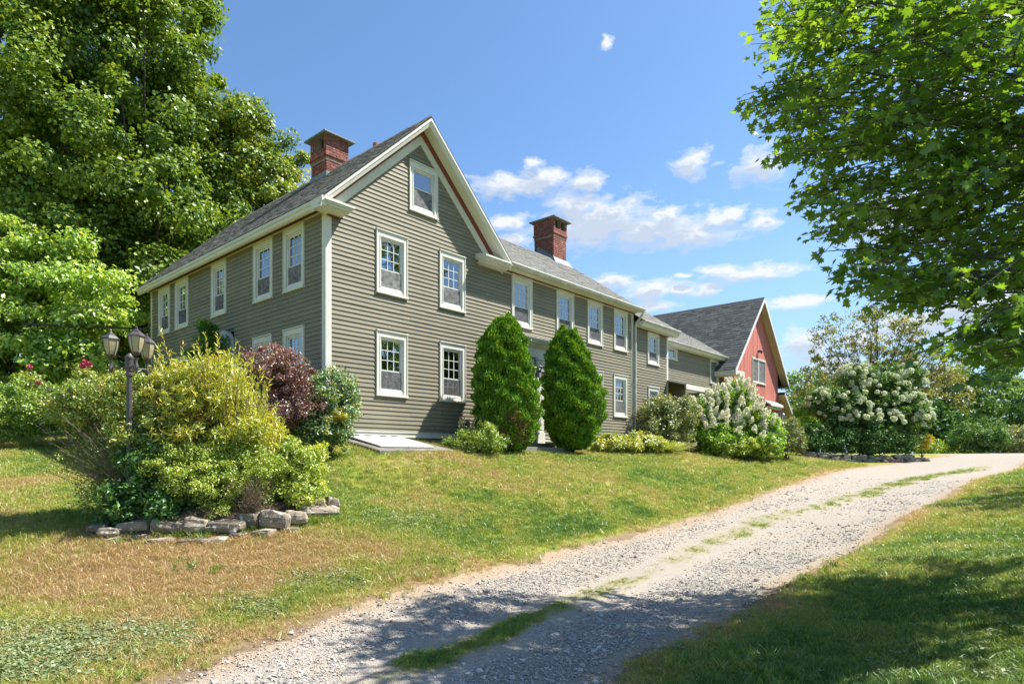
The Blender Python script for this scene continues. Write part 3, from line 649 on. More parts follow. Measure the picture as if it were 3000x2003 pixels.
# corner boards and water table
cb = MB(); cb.box(-0.035, 0.0, -0.035, 0.12, 0.5, 5.60); cb.box(-0.0, 0.125, -0.035, -0.004, 0.5, 5.60); cb.build('corner_board', white, house, bevel=0.004)
cb = MB(); cb.box(-0.03, 0.0, 10.53, 10.66, 0.4, 5.60); cb.build('corner_board', white, house)
cb = MB(); cb.box(13.30, 13.43, -0.035, 0.0, 0.5, 5.60); cb.box(13.43, 13.455, -0.035, 0.12, 0.5, 5.6); cb.build('corner_board', white, house)
for a, b in ((0.125, 5.70), (7.86, 13.43)):
    wtb = MB(); wtb.box(a, b, -0.03, 0.0, 0.49, 0.60); wtb.box(a, b, -0.05, 0.0, 0.60, 0.625); wtb.build('water_table', white, house)
wtb = MB(); wtb.box(-0.03, 0, 0, 10.6, 0.36, 0.46); wtb.build('water_table', white, house)
fd = MB(); fd.box(0.02, 13.40, 0.03, 0.5, -0.9, 0.50); fd.box(0.03, 0.5, 0.5, 10.6, -0.9, 0.37); fd.build('granite_foundation', granite, house)
# hidden back and end walls
bw = MB(); bw.box(0.02, 5.46, 10.5, 10.62, 0.3, 5.6); bw.box(13.28, 13.40, 0.12, 6.3, 0.5, 5.6); bw.box(5.46, 13.28, 6.2, 6.3, 0.5, 5.6); bw.box(5.40, 5.46, 6.3, 10.5, 0.3, 5.6)
for yy in (10.5, ): bw.prism([(0.02, yy, 5.6), (5.46, yy, 5.6), (PKX, yy, ZP - .2)], [(0.02, yy + .12, 5.6), (5.46, yy + .12, 5.6), (PKX, yy + .12, ZP - .2)])
bw.prism([(13.28, 0.12, 5.6), (13.28, 6.3, 5.6), (13.28, 3.15, 7.9)], [(13.4, 0.12, 5.6), (13.4, 6.3, 5.6), (13.4, 3.15, 7.9)])
bw.build('rear_wall', siding, house)
# roof slabs
MR0, MRS, MRY = 5.69, 0.68, 3.15                     # main wing: edge height at Y -0.38, slope, ridge Y
def zm(Y): return MR0 + MRS * (Y + 0.38)
ZM = zm(MRY)
Yf, Yb = -0.45, 10.95
def slab(pts, th):
    return ([tuple(p) for p in pts], [(p[0], p[1], p[2] - th) for p in pts])
r1 = prisms(house, 'wing_roof', underl, [slab([(-OX, Yf, RZ0), (PKX, Yf, ZP), (PKX, Yb, ZP), (-OX, Yb, RZ0)], 0.05),
            slab([(PKX, Yf, ZP), (PKX + 3.10, Yf, zl(PKX + 3.10)), (PKX + 3.10, Yb, zl(PKX + 3.1)), (PKX, Yb, ZP)], 0.05)])
XE = 13.56
def xval(z): return PKX + (ZP - z) / RS
r2 = prisms(house, 'main_roof', underl, [slab([(xval(MR0) - .02, -0.38, MR0), (XE, -0.38, MR0), (XE, MRY, ZM), (xval(ZM) - .1, MRY, ZM)], 0.05),
            slab([(xval(ZM) - .1, MRY, ZM), (XE, MRY, ZM), (XE, 6.68, MR0), (xval(MR0), 6.68, MR0)], 0.05)])
def shingles(key, roof, P0, U, S, L, W, x_of=None, exp=0.145, tab=0.30, th=0.009):
    """P0 eave start, U along eave (unit), S up-slope (unit), L length along, W slope length; x_of(s) gives start/end along per course"""
    Nn = U.cross(S).normalized()
    if Nn.z < 0: Nn = -Nn
    s = -0.02; k = 0
    while s < W - 0.02:
        a, b = (0, L) if x_of is None else x_of(s)
        x = a - random.uniform(0, tab)
        while x < b:
            w = tab * random.choice((0.45, 0.7, 1.0, 1.0, 1.15)); x0 = max(x, a); x1 = min(x + w, b)
            if x1 - x0 > 0.02:
                t = th + random.uniform(-0.003, 0.004); h = min(exp + 0.03, W - s)
                o = P0 + U * x0 + S * s
                # local axes: x = U, y = -N (thickness downwards), z = S ; tilt so the butt stands proud
                mx = Matrix(((U.x, -Nn.x, S.x, 0), (U.y, -Nn.y, S.y, 0), (U.z, -Nn.z, S.z, 0), (0, 0, 0, 1)))
                mx = Matrix.Translation(o + Nn * (t + 0.004)) @ mx @ Matrix.Rotation(-0.05, 4, 'X')
                piece(key, roof, mx, (x1 - x0 - 0.004, t, h))
            x += w
        s += exp; k += 1
S1 = Vector((1, 0, RS)).normalized()
shingles('sh', r1, Vector((-OX, Yf, RZ0)), Vector((0, 1, 0)), S1, Yb - Yf, math.hypot(PKX + OX, ZP - RZ0))
flush('sh', 'shingle', 'shingles', shing, 150)
S2 = Vector((0, 1, MRS)).normalized()
shingles('sh', r2, Vector((0, -0.38, MR0)), Vector((1, 0, 0)), S2, XE, math.hypot(MRY + .38, ZM - MR0), x_of=lambda s: (xval(MR0 + s * S2.z) - 0.03, XE))
flush('sh', 'shingle', 'shingles', shing2, 150)
rc = MB()
for i in range(46): y = Yf + i * 0.25; rc.prism([(PKX - .14, y, ZP - .125), (PKX, y, ZP + .02), (PKX + .14, y, ZP - .125)], [(PKX - .14, y + .26, ZP - .11), (PKX, y + .26, ZP + .035), (PKX + .14, y + .26, ZP - .11)]) if y < Yb - .25 else None
rc.build('ridge_cap', shing, house)
rc = MB(); rc.prism([(PKX + .6, MRY - .15, ZM - .085), (PKX + .6, MRY, ZM + .022), (PKX + .6, MRY + .15, ZM - .085)], [(XE, MRY - .15, ZM - .085), (XE, MRY, ZM + .022), (XE, MRY + .15, ZM - .085)]); rc.build('ridge_cap', shing, house)
# rake cornice of the gable: a moulded profile swept up both slopes
def rake(name, m, parent, prof, Xa, Xp, zf, bevel=0):
    A = [(Xa, y, zf(Xa) - d) for y, d in prof]; B = [(Xp, y, zf(Xp) - d) for y, d in prof]
    return prisms(parent, name, m, [(A, B)])
for Xa in (-OX - 0.004, PKX + 3.104):
    rake('rake_fascia', white, house, [(-0.46, 0.052), (-0.46, 0.12), (-0.43, 0.155), (-0.40, 0.235), (-0.375, 0.245), (-0.375, 0.052)], Xa, PKX, zl)
    rake('rake_soffit', white, house, [(-0.374, 0.175), (-0.374, 0.215), (-0.10, 0.215), (-0.10, 0.26), (-0.055, 0.275), (-0.055, 0.175)], Xa, PKX, zl)
    Xi = Xa + (0.9 if Xa < 1 else -0.75)
    rake('red_rake_band', redtrim, house, [(-0.054, 0.218), (-0.11, 0.218), (-0.11, 0.262), (-0.09, 0.335), (-0.050, 0.345)], Xa + (0.35 if Xa < 1 else -.35), PKX, zl)
    rake('rake_frieze', white, house, [(-0.048, 0.20), (-0.048, 0.585), (-0.030, 0.60), (-0.018, 0.60), (-0.018, 0.20)], Xa + (0.38 if Xa < 1 else -0.38), PKX, zl)
# eave cornices: profile swept along the walls (distance out from wall, height)
EAVE = [(0.385, 5.655), (0.385, 5.60), (0.355, 5.585), (0.335, 5.52), (0.29, 5.50), (0.285, 5.455), (0.08, 5.455), (0.05, 5.48), (0.05, 5.655)]
EAVE = [(d, z + (0.115 if d < 0.3 else 0.05 if z < 5.59 else 0.0)) for d, z in EAVE]
def sweepX(name, m, prof, X0, X1, Y=0.0): return prisms(house, name, m, [([(X0, Y - d, z) for d, z in prof], [(X1, Y - d, z) for d, z in prof])])
def sweepY(name, m, prof, Y0, Y1, X=0.0): return prisms(house, name, m, [([(X - d, Y0, z) for d, z in prof], [(X - d, Y1, z) for d, z in prof])])
EL = [(0.385, 5.645), (0.385, 5.575), (0.35, 5.55), (0.345, 5.50), (0.31, 5.47), (0.27, 5.46), (0.26, 5.60), (0.0, 5.60), (0.0, 5.645)]
sweepY('eave_cornice', white, EL, -0.40, 10.95)
sweepY('red_frieze_band', redtrim, [(0.075, 5.60), (0.055, 5.555), (0.0, 5.555), (0.0, 5.60)], -0.06, 10.7)
sweepY('white_frieze', white, [(0.045, 5.555), (0.045, 5.52), (0.02, 5.52), (0.02, 5.555)], -0.04, 10.7)
EM = [(0.33, 5.675), (0.33, 5.62), (0.30, 5.60), (0.29, 5.56), (0.06, 5.56), (0.06, 5.675)]
sweepX('eave_cornice', white, EM, 5.86, 13.56)
sweepX('red_frieze_band', redtrim, [(0.10, 5.60), (0.085, 5.52), (0.0, 5.52), (0.0, 5.60)], 4.78, 13.46)
sweepX('white_frieze', white, [(0.045, 5.52), (0.045, 5.485), (0.02, 5.485), (0.02, 5.52)], 4.80, 13.3)
sweepX('gutter', gutterm, [(0.47, 5.69), (0.485, 5.665), (0.46, 5.60), (0.41, 5.575), (0.34, 5.575), (0.335, 5.69), (0.345, 5.69), (0.35, 5.59), (0.41, 5.588), (0.45, 5.61), (0.472, 5.665), (0.462, 5.69)], 5.84, 13.60)
# boxed cornice returns at the foot of both rakes
def ret(X0, X1, side):
    b = MB()
    for (x, o_, z0, z1) in ((0.00, 0.46, 5.60, 5.655), (0.03, 0.43, 5.565, 5.60), (0.055, 0.40, 5.52, 5.565), (0.10, 0.33, 5.485, 5.52), (0.14, 0.29, 5.46, 5.485)):
        a, c = (X0 + (x if side > 0 else 0), X1 - (x if side < 0 else 0)) if 0 else (X0 + (0 if side > 0 else x), X1 - (x if side > 0 else 0))
        b.box(a, c, -o_, -0.02, z0, z1)
    a, c = (X0 + .52, X1) if side > 0 else (X0, X1 - .30); b.prism([(a, -0.465, 5.656), (c, -0.465, 5.656), (c, -0.02, 5.656), (a, -0.02, 5.656)], [(a, -0.44, 5.665), (c, -0.44, 5.665), (c, -0.02, 5.75), (a, -0.02, 5.75)])
    b.build('cornice_return', white, house)
    r = MB(); r.box(X0 + (.36 if side > 0 else .1), X1 - (.16 if side > 0 else .02), -0.075, -0.02, 5.555 - .05, 5.555 - .002 - .07 + .0); 
ret(-0.39, 0.47, 1); ret(4.74, 5.85, -1)
b = MB(); b.box(0.0, 0.36, -0.09, -0.036, 5.56 - .13, 5.46 - .001); b.build('red_frieze_band', redtrim, house)
# downspout
d = MB(); d.tube([(13.50, -0.42, 5.58), (13.50, -0.40, 5.45), (13.49, -0.16, 5.20), (13.48, -0.10, 5.02), (13.48, -0.10, 0.5)], 0.048, 10)
for z in (4.6, 3.0, 1.6): d.box(13.42, 13.54, -0.15, -0.03, z, z + 0.03)
d.build('downspout', gutterm, house, smooth=False)
# front entrance: steps, pilasters, door, hooded entablature
for x0, x1 in ((5.70, 6.11), (7.45, 7.86)):
    b = MB(); b.box(x0, x1, -0.09, 0.0, 0.42, 0.78); b.box(x0 + 0.04, x1 - 0.04, -0.07, 0.0, 0.78, 2.86); b.box(x0 + 0.11, x1 - 0.11, -0.082, -0.07, 0.86, 2.78)
    b.box(x0 + 0.01, x1 - 0.01, -0.10, 0.0, 2.86, 2.92); b.box(x0 + 0.03, x1 - 0.03, -0.085, 0, 2.92, 3.06); b.box(x0 - 0.02, x1 + 0.02, -0.12, 0.0, 3.06, 3.12)
    b.build('door_pilaster', white, house, bevel=0.004)
b = MB(); b.box(5.68, 7.88, -0.09, 0.0, 3.12, 3.42); b.box(5.64, 7.92, -0.13, 0, 3.42, 3.47); b.box(5.56, 8.00, -0.22, 0, 3.47, 3.53); b.box(5.46, 8.10, -0.32, 0, 3.53, 3.59); b.box(5.38, 8.18, -0.38, 0, 3.59, 3.64)
b.prism([(5.36, -0.40, 3.64), (8.20, -0.40, 3.64), (8.20, 0, 3.64), (5.36, 0, 3.64)], [(5.36, -0.40, 3.655), (8.20, -0.40, 3.655), (8.20, 0, 3.74), (5.36, 0, 3.74)]); b.build('door_entablature', white, house, bevel=0.004)
b = MB(); b.box(6.11, 7.45, -0.005, 0.06, 0.42, 3.12); b.box(6.11, 6.32, -0.03, 0, 0.42, 2.62); b.box(7.24, 7.45, -0.03, 0, 0.42, 2.62); b.box(6.11, 7.45, -0.04, 0, 2.62, 2.72)
for (x0, x1) in ((6.14, 6.29), (7.27, 7.42)):
    for (z0, z1) in ((0.55, 1.2), (1.3, 2.5)): b.box(x0, x1, -0.045, -0.03, z0, z1)
for (x0, x1) in ((6.2, 6.72), (6.84, 7.36)): b.box(x0, x1, -0.018, 0, 2.78, 3.06)
b.build('door_surround', white, house, bevel=0.003)
b = MB(); b.box(6.34, 7.22, -0.025, 0.03, 0.46, 2.60)
for i, x0 in enumerate((6.42, 6.82)):
    for (z0, z1) in ((0.56, 1.2), (1.3, 2.0), (2.08, 2.5)): b.box(x0, x0 + 0.32, -0.037, -0.02, z0, z1)
dr = b.build('front_door', doorm, house, bevel=0.004)
k = MB(); k.lathe([(0.0, 0), (0.03, 0.01), (0.035, 0.03), (0.02, 0.05), (0.0, 0.055)], seg=10); k.build('door_knob', lampm, dr, loc=(7.14, -0.08, 1.45), rot=(0, 0, 0))
def wall_lantern(parent, loc, s=1.0, m=blackm, name='wall_lantern'):
    b = MB()
    b.lathe([(0.075, 0.18), (0.085, 0.19), (0.05, 0.24), (0.015, 0.27), (0.012, 0.31)], seg=6); b.lathe([(0.05, -0.16), (0.058, -0.15), (0.06, -0.135), (0.05, -0.13)], seg=6)
    for j in range(6):
        a = 2 * math.pi * (j + .5) / 6; b.tube([(0.055 * math.cos(a), 0.055 * math.sin(a), -0.14), (0.078 * math.cos(a), 0.078 * math.sin(a), 0.18)], 0.005, 4)
    b.tube([(0, 0, 0.30), (0, -0.01, 0.38), (0, 0.03, 0.43), (0, 0.08, 0.42), (0, 0.09, 0.37), (0, 0.06, 0.35)], 0.008, 6); b.tube([(0, 0.0, 0.32), (0, 0.06, 0.26), (0, 0.12, 0.2)], 0.008, 6)
    b.box(-0.04, 0.04, 0.115, 0.13, 0.08, 0.32)
    o = b.build(name, m, parent, loc=loc); o.scale = (s, s, s)
    gl = MB(); gl.lathe([(0.05, -0.13), (0.073, 0.18)], seg=6); gl.build('lantern_glass', glass, o)
    return o
wall_lantern(house, (7.52, -0.22, 2.42), 1.25)
b = MB(); b.box(5.3, 7.6, -1.25, 0.03, -0.2, 0.28); b.box(5.75, 7.8, -0.55, 0.03, 0.28, 0.42); b.build('granite_doorstep', granite, house, bevel=0.012)
# arched pediment over the side door (left wall)
b = MB(); cy, cz, ro = 5.02, 2.95, 0.55
pts = [(cy + ro * math.cos(t), cz + ro * math.sin(t)) for t in np.linspace(0, math.pi, 15)]
b.prism([(-0.10, y, z) for y, z in pts], [(-0.0, y, z) for y, z in pts]); b.box(-0.08, 0, 4.47, 4.62, 0.4, 2.95); b.box(-0.08, 0, 5.42, 5.57, 0.4, 2.95)
pts2 = [(cy + ro * .7 * math.cos(t), cz + ro * .7 * math.sin(t)) for t in np.linspace(0, math.pi, 15)]
b.prism([(-0.125, y, z) for y, z in pts2], [(-0.10, y, z) for y, z in pts2]); b.box(-0.05, 0, 4.62, 5.42, 0.4, 2.95)
b.build('arched_door_surround', white, house)
# chimneys
def chimney(name, x0, x1, y0, y1, zb, zt, openY, label):
    """openY: smoke openings in the -Y face (and its opposite), else in the -X face"""
    c = MB(); step = zt - 0.52
    c.box(x0 + .012, x1 - .012, y0 + .012, y1 - .012, zb - 1.5, step - 0.2)
    hz = zt - 0.40
    e = 0.025
    c.box(x0 - e + .01, x1 + e - .01, y0 - e + .01, y1 + e - .01, step - 0.2, hz)
    t = 0.11
    X0, X1, Y0, Y1 = x0 - e + .01, x1 + e - .01, y0 - e + .01, y1 + e - .01
    if openY:
        c.box(X0, X0 + t, Y0, Y1, hz, zt); c.box(X1 - t, X1, Y0, Y1, hz, zt); xm = (X0 + X1) / 2; c.box(xm - 0.05, xm + 0.05, Y0, Y1, hz, zt)
    else:
        c.box(X0, X1, Y0, Y0 + t, hz, zt); c.box(X0, X1, Y1 - t * 1.7, Y1, hz, zt); ym = (Y0 + Y1) / 2 + .08; c.box(X0, X1, ym - 0.05, ym + 0.05, hz, zt)
    ch = c.build(name, mortar, house)
    fl = MB(); fl.box(X0 + .14, X1 - .14, Y0 + .14, Y1 - .14, hz, zt); fl.build('flue_shade_core', darkin, ch); ch['label'] = label  # near-black core painted for the shade inside the smoke openings
    H_, BW, J = 0.077, 0.225, 0.015
    def course(z, a, b_, fx, off, e_):
        """bricks along one face; fx maps distance -> matrix"""
        x = a - (0.10 if off else 0.0)
        while x < b_ - 0.02:
            p, q = max(x, a), min(x + BW, b_)
            if q - p > 0.03: piece('br', ch, fx(p, z, e_), (q - p - J, 0.03, H_ - J))
            x += BW
    fFront = lambda p, z, e_: Matrix.Translation((p, y0 - e_ - 0.006 + random.uniform(-.002, .002), z))
    fLeft = lambda p, z, e_: Matrix.Translation((x0 - e_ - 0.006 + random.uniform(-.002, .002), y0 + y1 - p, z)) @ TL
    z = zb - 0.9; k_ = 0
    while z < zt - 0.02:
        e_ = 0.0 if z < step - 0.17 else 0.045 if z < step - 0.03 else 0.0 + e
        if step - 0.17 <= z < step - 0.11: e_ = 0.02
        if z < hz - 0.02:
            course(z, x0 - e_, x1 + e_, fFront, k_ % 2, e_); course(z, y0 - e_, y1 + e_, fLeft, k_ % 2, e_)
        else:
            if openY:
                for a, b_ in ((X0, X0 + t), ((X0 + X1) / 2 - .05, (X0 + X1) / 2 + .05), (X1 - t, X1)): course(z, a, b_, fFront, 0, e_)
                course(z, y0 - e_, y1 + e_, fLeft, k_ % 2, e_)
            else:
                course(z, x0 - e_, x1 + e_, fFront, k_ % 2, e_)
                for a, b_ in ((Y0, Y0 + t), (ym - .05, ym + .05), (Y1 - t * 1.7, Y1)): course(z, y0 + y1 - b_, y0 + y1 - a, fLeft, 0, e_)
        z += H_; k_ += 1
    cp = MB(); o_ = 0.165; cp.box(x0 - o_, x1 + o_, y0 - o_, y1 + o_, zt, zt + 0.05); cp.build('stone_cap', slate, ch, bevel=0.008)
    return ch
ch1 = chimney('chimney', 2.30, 3.02, 3.65, 4.46, 8.25, 9.41, False, 'brick chimney straddling the gabled wing ridge')
b = MB(); b.box(2.275, 3.045, 3.62, 4.49, 8.05, 8.345)
b.build('flashing', flash, ch1)
ch2 = chimney('chimney', 12.35, 13.22, 3.02, 4.02, 8.02, 9.72, True, 'brick chimney at the right end of the main roof')
b = MB(); b.box(12.32, 13.25, 2.98, 4.05, 7.8, 8.10)
for i in range(6): b.box(12.31, 12.33, 3.0 + i * .14, 3.0 + i * .14 + .15, 7.9 + i * .095, 8.2 + i * .095)
b.prism([(12.2, 2.80, zm(2.8) + .012), (13.4, 2.80, zm(2.8) + .012), (13.3, 2.99, zm(2.99) + .16), (12.3, 2.99, zm(2.99) + .16)], [(12.2, 2.82, zm(2.8) - .02), (13.4, 2.82, zm(2.8) - .02), (13.3, 3.01, zm(2.99)), (12.3, 3.01, zm(2.99))])
b.build('flashing', flash, ch2)
for p in PIECES['br']: pass
flush('br', 'brick', 'bricks', brickm, 300)
b = MB(); b.tube([(3.0, 2.227, 8.1), (3.0, 2.227, 8.930)], 0.085, 12); b.build('clay_flue_pot', terra, house)
# cable mast on the far side
b = MB(); b.tube([(-0.05, 10.72, 4.32), (-3.2, 12.3, 4.22)], 0.035, 6); b.build('service_cable', wirem, house)
# --- first link (L2) and second link (L3)
h2 = [(14.55, 15.48, 3.72, 5.03), (14.60, 15.47, 1.45, 2.84)]
lw2 = backing('link_wall', siding, house, TF, 13.45, 16.25, 0.30, 5.1, shrink(h2))
clad('c2', lw2, TF, 13.55, 16.20, 0.50, 5.06, h2)
window(house, TF, *h2[0][:2], h2[0][2], h2[0][3], style='nine', cap=False, ctype=None, screen=True)
window(house, TF, *h2[1][:2], h2[1][2], h2[1][3], style='nine', cap=True, ctype='cafe', screen=False)
b = MB(); b.box(16.17, 16.29, -0.03, 0.0, 0.4, 5.06); b.box(16.29, 16.315, -0.03, 0.72, 0.4, 5.06); b.build('corner_board', white, house)
def za(Y): return 5.30 + 0.66 * (Y + 0.38)
r3 = prisms(house, 'link_roof', underl, [slab([(13.5, -0.38, 5.30), (16.62, -0.38, 5.30), (16.62, 2.45, za(2.45)), (13.5, 2.45, za(2.45))], 0.05), slab([(13.5, 2.45, za(2.45)), (16.62, 2.45, za(2.45)), (16.62, 5.3, 5.3), (13.5, 5.3, 5.3)], .05)])
shingles('s3', r3, Vector((13.55, -0.38, 5.30)), Vector((1, 0, 0)), Vector((0, 1, .66)).normalized(), 3.07, math.hypot(2.83, 2.83 * .66))
sweepX('eave_cornice', white, [(0.40, 5.25), (0.40, 5.17), (0.37, 5.15), (0.35, 5.08), (0.30, 5.06), (0.06, 5.06), (0.0, 5.12), (0, 5.25)], 13.56, 16.62)
sweepX('gutter', gutterm, [(0.48, 5.29), (0.48, 5.25), (0.45, 5.20), (0.402, 5.19), (0.402, 5.29)], 13.56, 16.64)
sweepX('red_frieze_band', redtrim, [(0.058, 5.06), (0.05, 5.03), (0.0, 5.03), (0.0, 5.06)], 13.56, 16.3)
rk = MB(); rk.prism([(16.62, -0.40, 5.245), (16.62, 2.45, za(2.45) - .055), (16.62, 2.45, za(2.45) - .20), (16.62, -0.40, 5.08)], [(16.595, -0.40, 5.245), (16.595, 2.45, za(2.45) - .055), (16.595, 2.45, za(2.45) - .20), (16.595, -0.40, 5.08)]); rk.build('rake_board', white, house)
b = MB(); b.box(13.45, 16.25, 0.05, 0.4, -0.9, 0.32); b.box(16.15, 16.27, 0.12, 4.9, 0.3, 5.1); b.box(13.45, 16.15, 4.8, 4.9, 0.3, 5.1); b.prism([(16.15, 0.1, 5.1), (16.15, 4.8, 5.1), (16.15, 2.45, 6.9)], [(16.27, 0.1, 5.1), (16.27, 4.8, 5.1), (16.27, 2.45, 6.9)]); b.build('link_side_wall', siding, house)
YL = 0.72
h3 = [(17.62, 18.55, 4.38, 5.0), (22.15, 23.16, 3.68, 4.92)]
T3 = Matrix.Translation((0, YL, 0))
lw3 = backing('link_wall', siding, house, T3, 16.3, 23.55, 0.15, 5.0, shrink(h3) + [(18.0, 20.2, 0.3, 2.5)])
clad('c2', lw3, T3, 16.32, 23.5, 0.3, 4.96, h3 + [(18.0, 20.2, 0.3, 2.6)])
window(house, T3, *h3[0], style='small', cap=False); window(house, T3, *h3[1], style='plain', cap=False)
flush('c2', 'clapboard', 'clapboards', siding, 0, wedge=1.1)
def zb_(Y): return 5.11 + 0.60 * (Y - 0.34)
r4 = prisms(house, 'link_roof', underl, [slab([(16.35, 0.34, 5.11), (24.9, 0.34, 5.11), (24.9, 3.4, zb_(3.4)), (16.35, 3.4, zb_(3.4))], 0.05), slab([(16.35, 3.4, zb_(3.4)), (24.9, 3.4, zb_(3.4)), (24.9, 6.4, 5.2), (16.35, 6.4, 5.2)], .05)])
shingles('s3', r4, Vector((16.35, 0.34, 5.11)), Vector((1, 0, 0)), Vector((0, 1, .60)).normalized(), 8.4, math.hypot(3.06, 3.06 * .6))
flush('s3', 'shingle', 'shingles', shing2, 0)
sweepX('eave_cornice', white, [(0.40, 5.06), (0.40, 4.99), (0.36, 4.96), (0.34, 4.91), (0.06, 4.91), (0.0, 4.96), (0, 5.06)], 16.33, 23.9, YL)
sweepX('gutter', gutterm, [(0.47, 5.10), (0.47, 5.06), (0.44, 5.02), (0.402, 5.01), (0.402, 5.10)], 16.33, 23.95, YL)
b = MB(); b.box(16.3, 23.5, YL + .05, YL + .4, -0.9, 0.3); b.box(16.3, 23.4, 6.0, 6.1, 0.2, 5.0); b.build('granite_foundation', granite, house)
# entry porch in front of the second link
b = MB()
b.prism([(16.05, -0.95, 2.93), (19.6, -0.95, 2.93), (19.6, YL - .01, 3.36), (16.32, YL - .01, 3.36)], [(16.05, -0.95, 2.99), (19.6, -0.95, 2.99), (19.6, YL - .01, 3.42), (16.32, YL - .01, 3.42)]); pr_ = b.build('porch_roof', shing2, house)
b = MB(); b.box(16.03, 19.62, -0.985, -0.95, 2.78, 2.985); b.box(18.3, 19.62, -0.97, -0.93, 2.60, 2.78); b.box(19.62, 19.65, -0.98, YL - .02, 2.8, 2.99); b.build('porch_fascia', white, house)
b = MB(); b.box(17.9, 18.05, -0.88, YL - .02, 2.45, 2.63); b.build('porch_beam', white, house)
for x, y in ((17.9, -0.86), (19.35, -0.86)):
    b = MB(); b.box(x, x + 0.14, y, y + 0.14, -0.1, 2.6 if x > 18 else 2.45); b.box(x - .02, x + .16, y - .02, y + .16, -0.1, 0.35); b.build('porch_post', white, house)
b = MB(); b.box(18.2, 20.0, YL + .02, YL + .08, 0.3, 2.5); b.build('porch_door', brownd, house)
b = MB(); b.box(16.8, 20.2, -1.2, YL, -0.6, 0.14); b.build('porch_floor', granite, house)
# ---------------------------------------------------------------- bulkhead (cellar hatch), a thing of its own resting against the house
bh = empty('cellar_bulkhead', tuple(HW(1.2, -0.8, 0)), HR, 'low sloping cellar hatch with pale metal doors on a rough concrete curb', 'cellar hatch')
def bl(p): return (p[0] - 1.2, p[1] + 0.8, p[2])
b = MB(); top = [(0.22, -0.05, 0.455), (2.30, -0.05, 0.47), (2.72, -1.37, 0.165), (0.42, -1.40, 0.155)]; bot = [(p[0] - .03, p[1], -0.5) for p in top]
b.prism([bl(p) for p in bot], [bl(p) for p in top]); b.build('concrete_curb', concrete, bh, bevel=0.02)
def hatch(xa, xb, name='hatch_door'):
    def P(x, t, dz):
        # point on the sloping top: x across, t 0 at the wall .. 1 at the foot
        x0 = 0.45 + (2.0 - 0.45) * x; x1 = 0.62 + (2.18 - 0.62) * x
        return bl((x0 + (x1 - x0) * t, -0.06 - 1.12 * t, 0.487 - 0.27 * t + dz))
    b = MB(); b.prism([P(xa, 0, 0), P(xb, 0, 0), P(xb, 1, 0), P(xa, 1, 0)], [P(xa, 0, .035), P(xb, 0, .035), P(xb, 1, .035), P(xa, 1, .035)])
    o = b.build(name, bulkm, bh, bevel=0.008)
    for t in (0.08, ): 
        for xx in (xa + .07, xb - .2): h = MB(); h.prism([P(xx, t, .036), P(xx + .12, t, .036), P(xx + .12, t + .03, .036), P(xx, t + .03, .036)], [P(xx, t, .05), P(xx + .12, t, .05), P(xx + .12, t + .03, .05), P(xx, t + .03, .05)]); h.build('hinge', blackm, o)
hatch(0.0, 0.495); hatch(0.505, 1.0)

# ---------------------------------------------------------------- barn
BY, BYR, BPX, BE, BS, BXE = 0.05, -0.35, 26.85, 4.36, 1.065, 4.05      # wall Y, rake Y, peak X, eave height, slope, half width with overhang
BZ = BE + BS * BXE
def zbn(X): return BZ - BS * abs(X - BPX)
TB = Matrix.Translation((0, BY, 0))
hb = [(26.05, 28.05, 4.03, 5.42)]
BLX, BRX = 23.55, 30.2
b = MB(); f_ = lambda x: zbn(x) - 0.12
for a, c in ((BLX, 26.1), (26.1, BPX), (BPX, 28.0), (28.0, BRX)):
    lo = 0.0
    if 26.0 < a < 28: b.box(a, c, BY + .02, BY + .15, -0.3, 4.08); lo = 5.37
    else: lo = -0.3
    b.prism([(a, BY + .02, lo), (c, BY + .02, lo), (c, BY + .02, f_(c)), (a, BY + .02, f_(a))], [(a, BY + .15, lo), (c, BY + .15, lo), (c, BY + .15, f_(c)), (a, BY + .15, f_(a))])
gw = b.build('gable_wall', barnred, barn)
# vertical boards, each one a piece
def vboards(wall, x0, x1, zlo, ztop, holes, y, m, w=0.145, mirror=None):
    x = x0
    while x < x1 - 0.02:
        ww = min(w * random.uniform(0.9, 1.1), x1 - x); segs = [(zlo, None)]
        spans = [(zlo, ztop)]
        for h in holes:
            if h[0] < x + ww / 2 < h[1]: spans = [s for a_, b_ in spans for s in ((a_, h[2]), (h[3], b_))]
        for a_, b_ in spans:
            p = MB(); t0 = lambda X: (zbn(X) - 0.13) if b_ == ztop and callable_top else b_
            xa, xb_ = x + 0.004, x + ww - 0.004; dy = random.uniform(0, 0.007)
            ta, tb = (min(ztop, zbn(xa) - .13), min(ztop, zbn(xb_) - .13)) if b_ == ztop else (b_, b_)
            if xa < BPX < xb_: tm = min(ztop, BZ - .13)
            p.prism([(xa, y - 0.018 - dy, a_), (xb_, y - 0.018 - dy, a_), (xb_, y - 0.018 - dy, tb), (xa, y - 0.018 - dy, ta)], [(xa, y + .01, a_), (xb_, y + .01, a_), (xb_, y + .01, tb), (xa, y + .01, ta)])
            p.build('board', m, wall)
        x += ww
callable_top = True
vboards(gw, BLX, BRX, -0.1, 20, hb, BY, barnred)
b = MB(); b.box(BLX, BLX + .12, BY + .15, 12, -0.3, 4.9); sw = b.build('side_wall', barnred, barn)
b = MB()
for i in range(70):
    y = BY + 0.02 + i * 0.15; b.box(BLX - 0.02 - random.random() * .006, BLX, y, y + 0.142, -0.1, 4.9)
b.build('side_boards', barnred, barn, kind='stuff')
b = MB(); b.box(BRX - .12, BRX, BY + .15, 12, -0.3, 4.9); b.box(BLX, BRX, 11.9, 12, -0.3, 4.9); b.prism([(BLX, 11.9, 4.9), (BRX, 11.9, 4.9), (BPX, 11.9, BZ - .3)], [(BLX, 12, 4.9), (BRX, 12, 4.9), (BPX, 12, BZ - .3)]); b.build('rear_wall', barnred, barn)
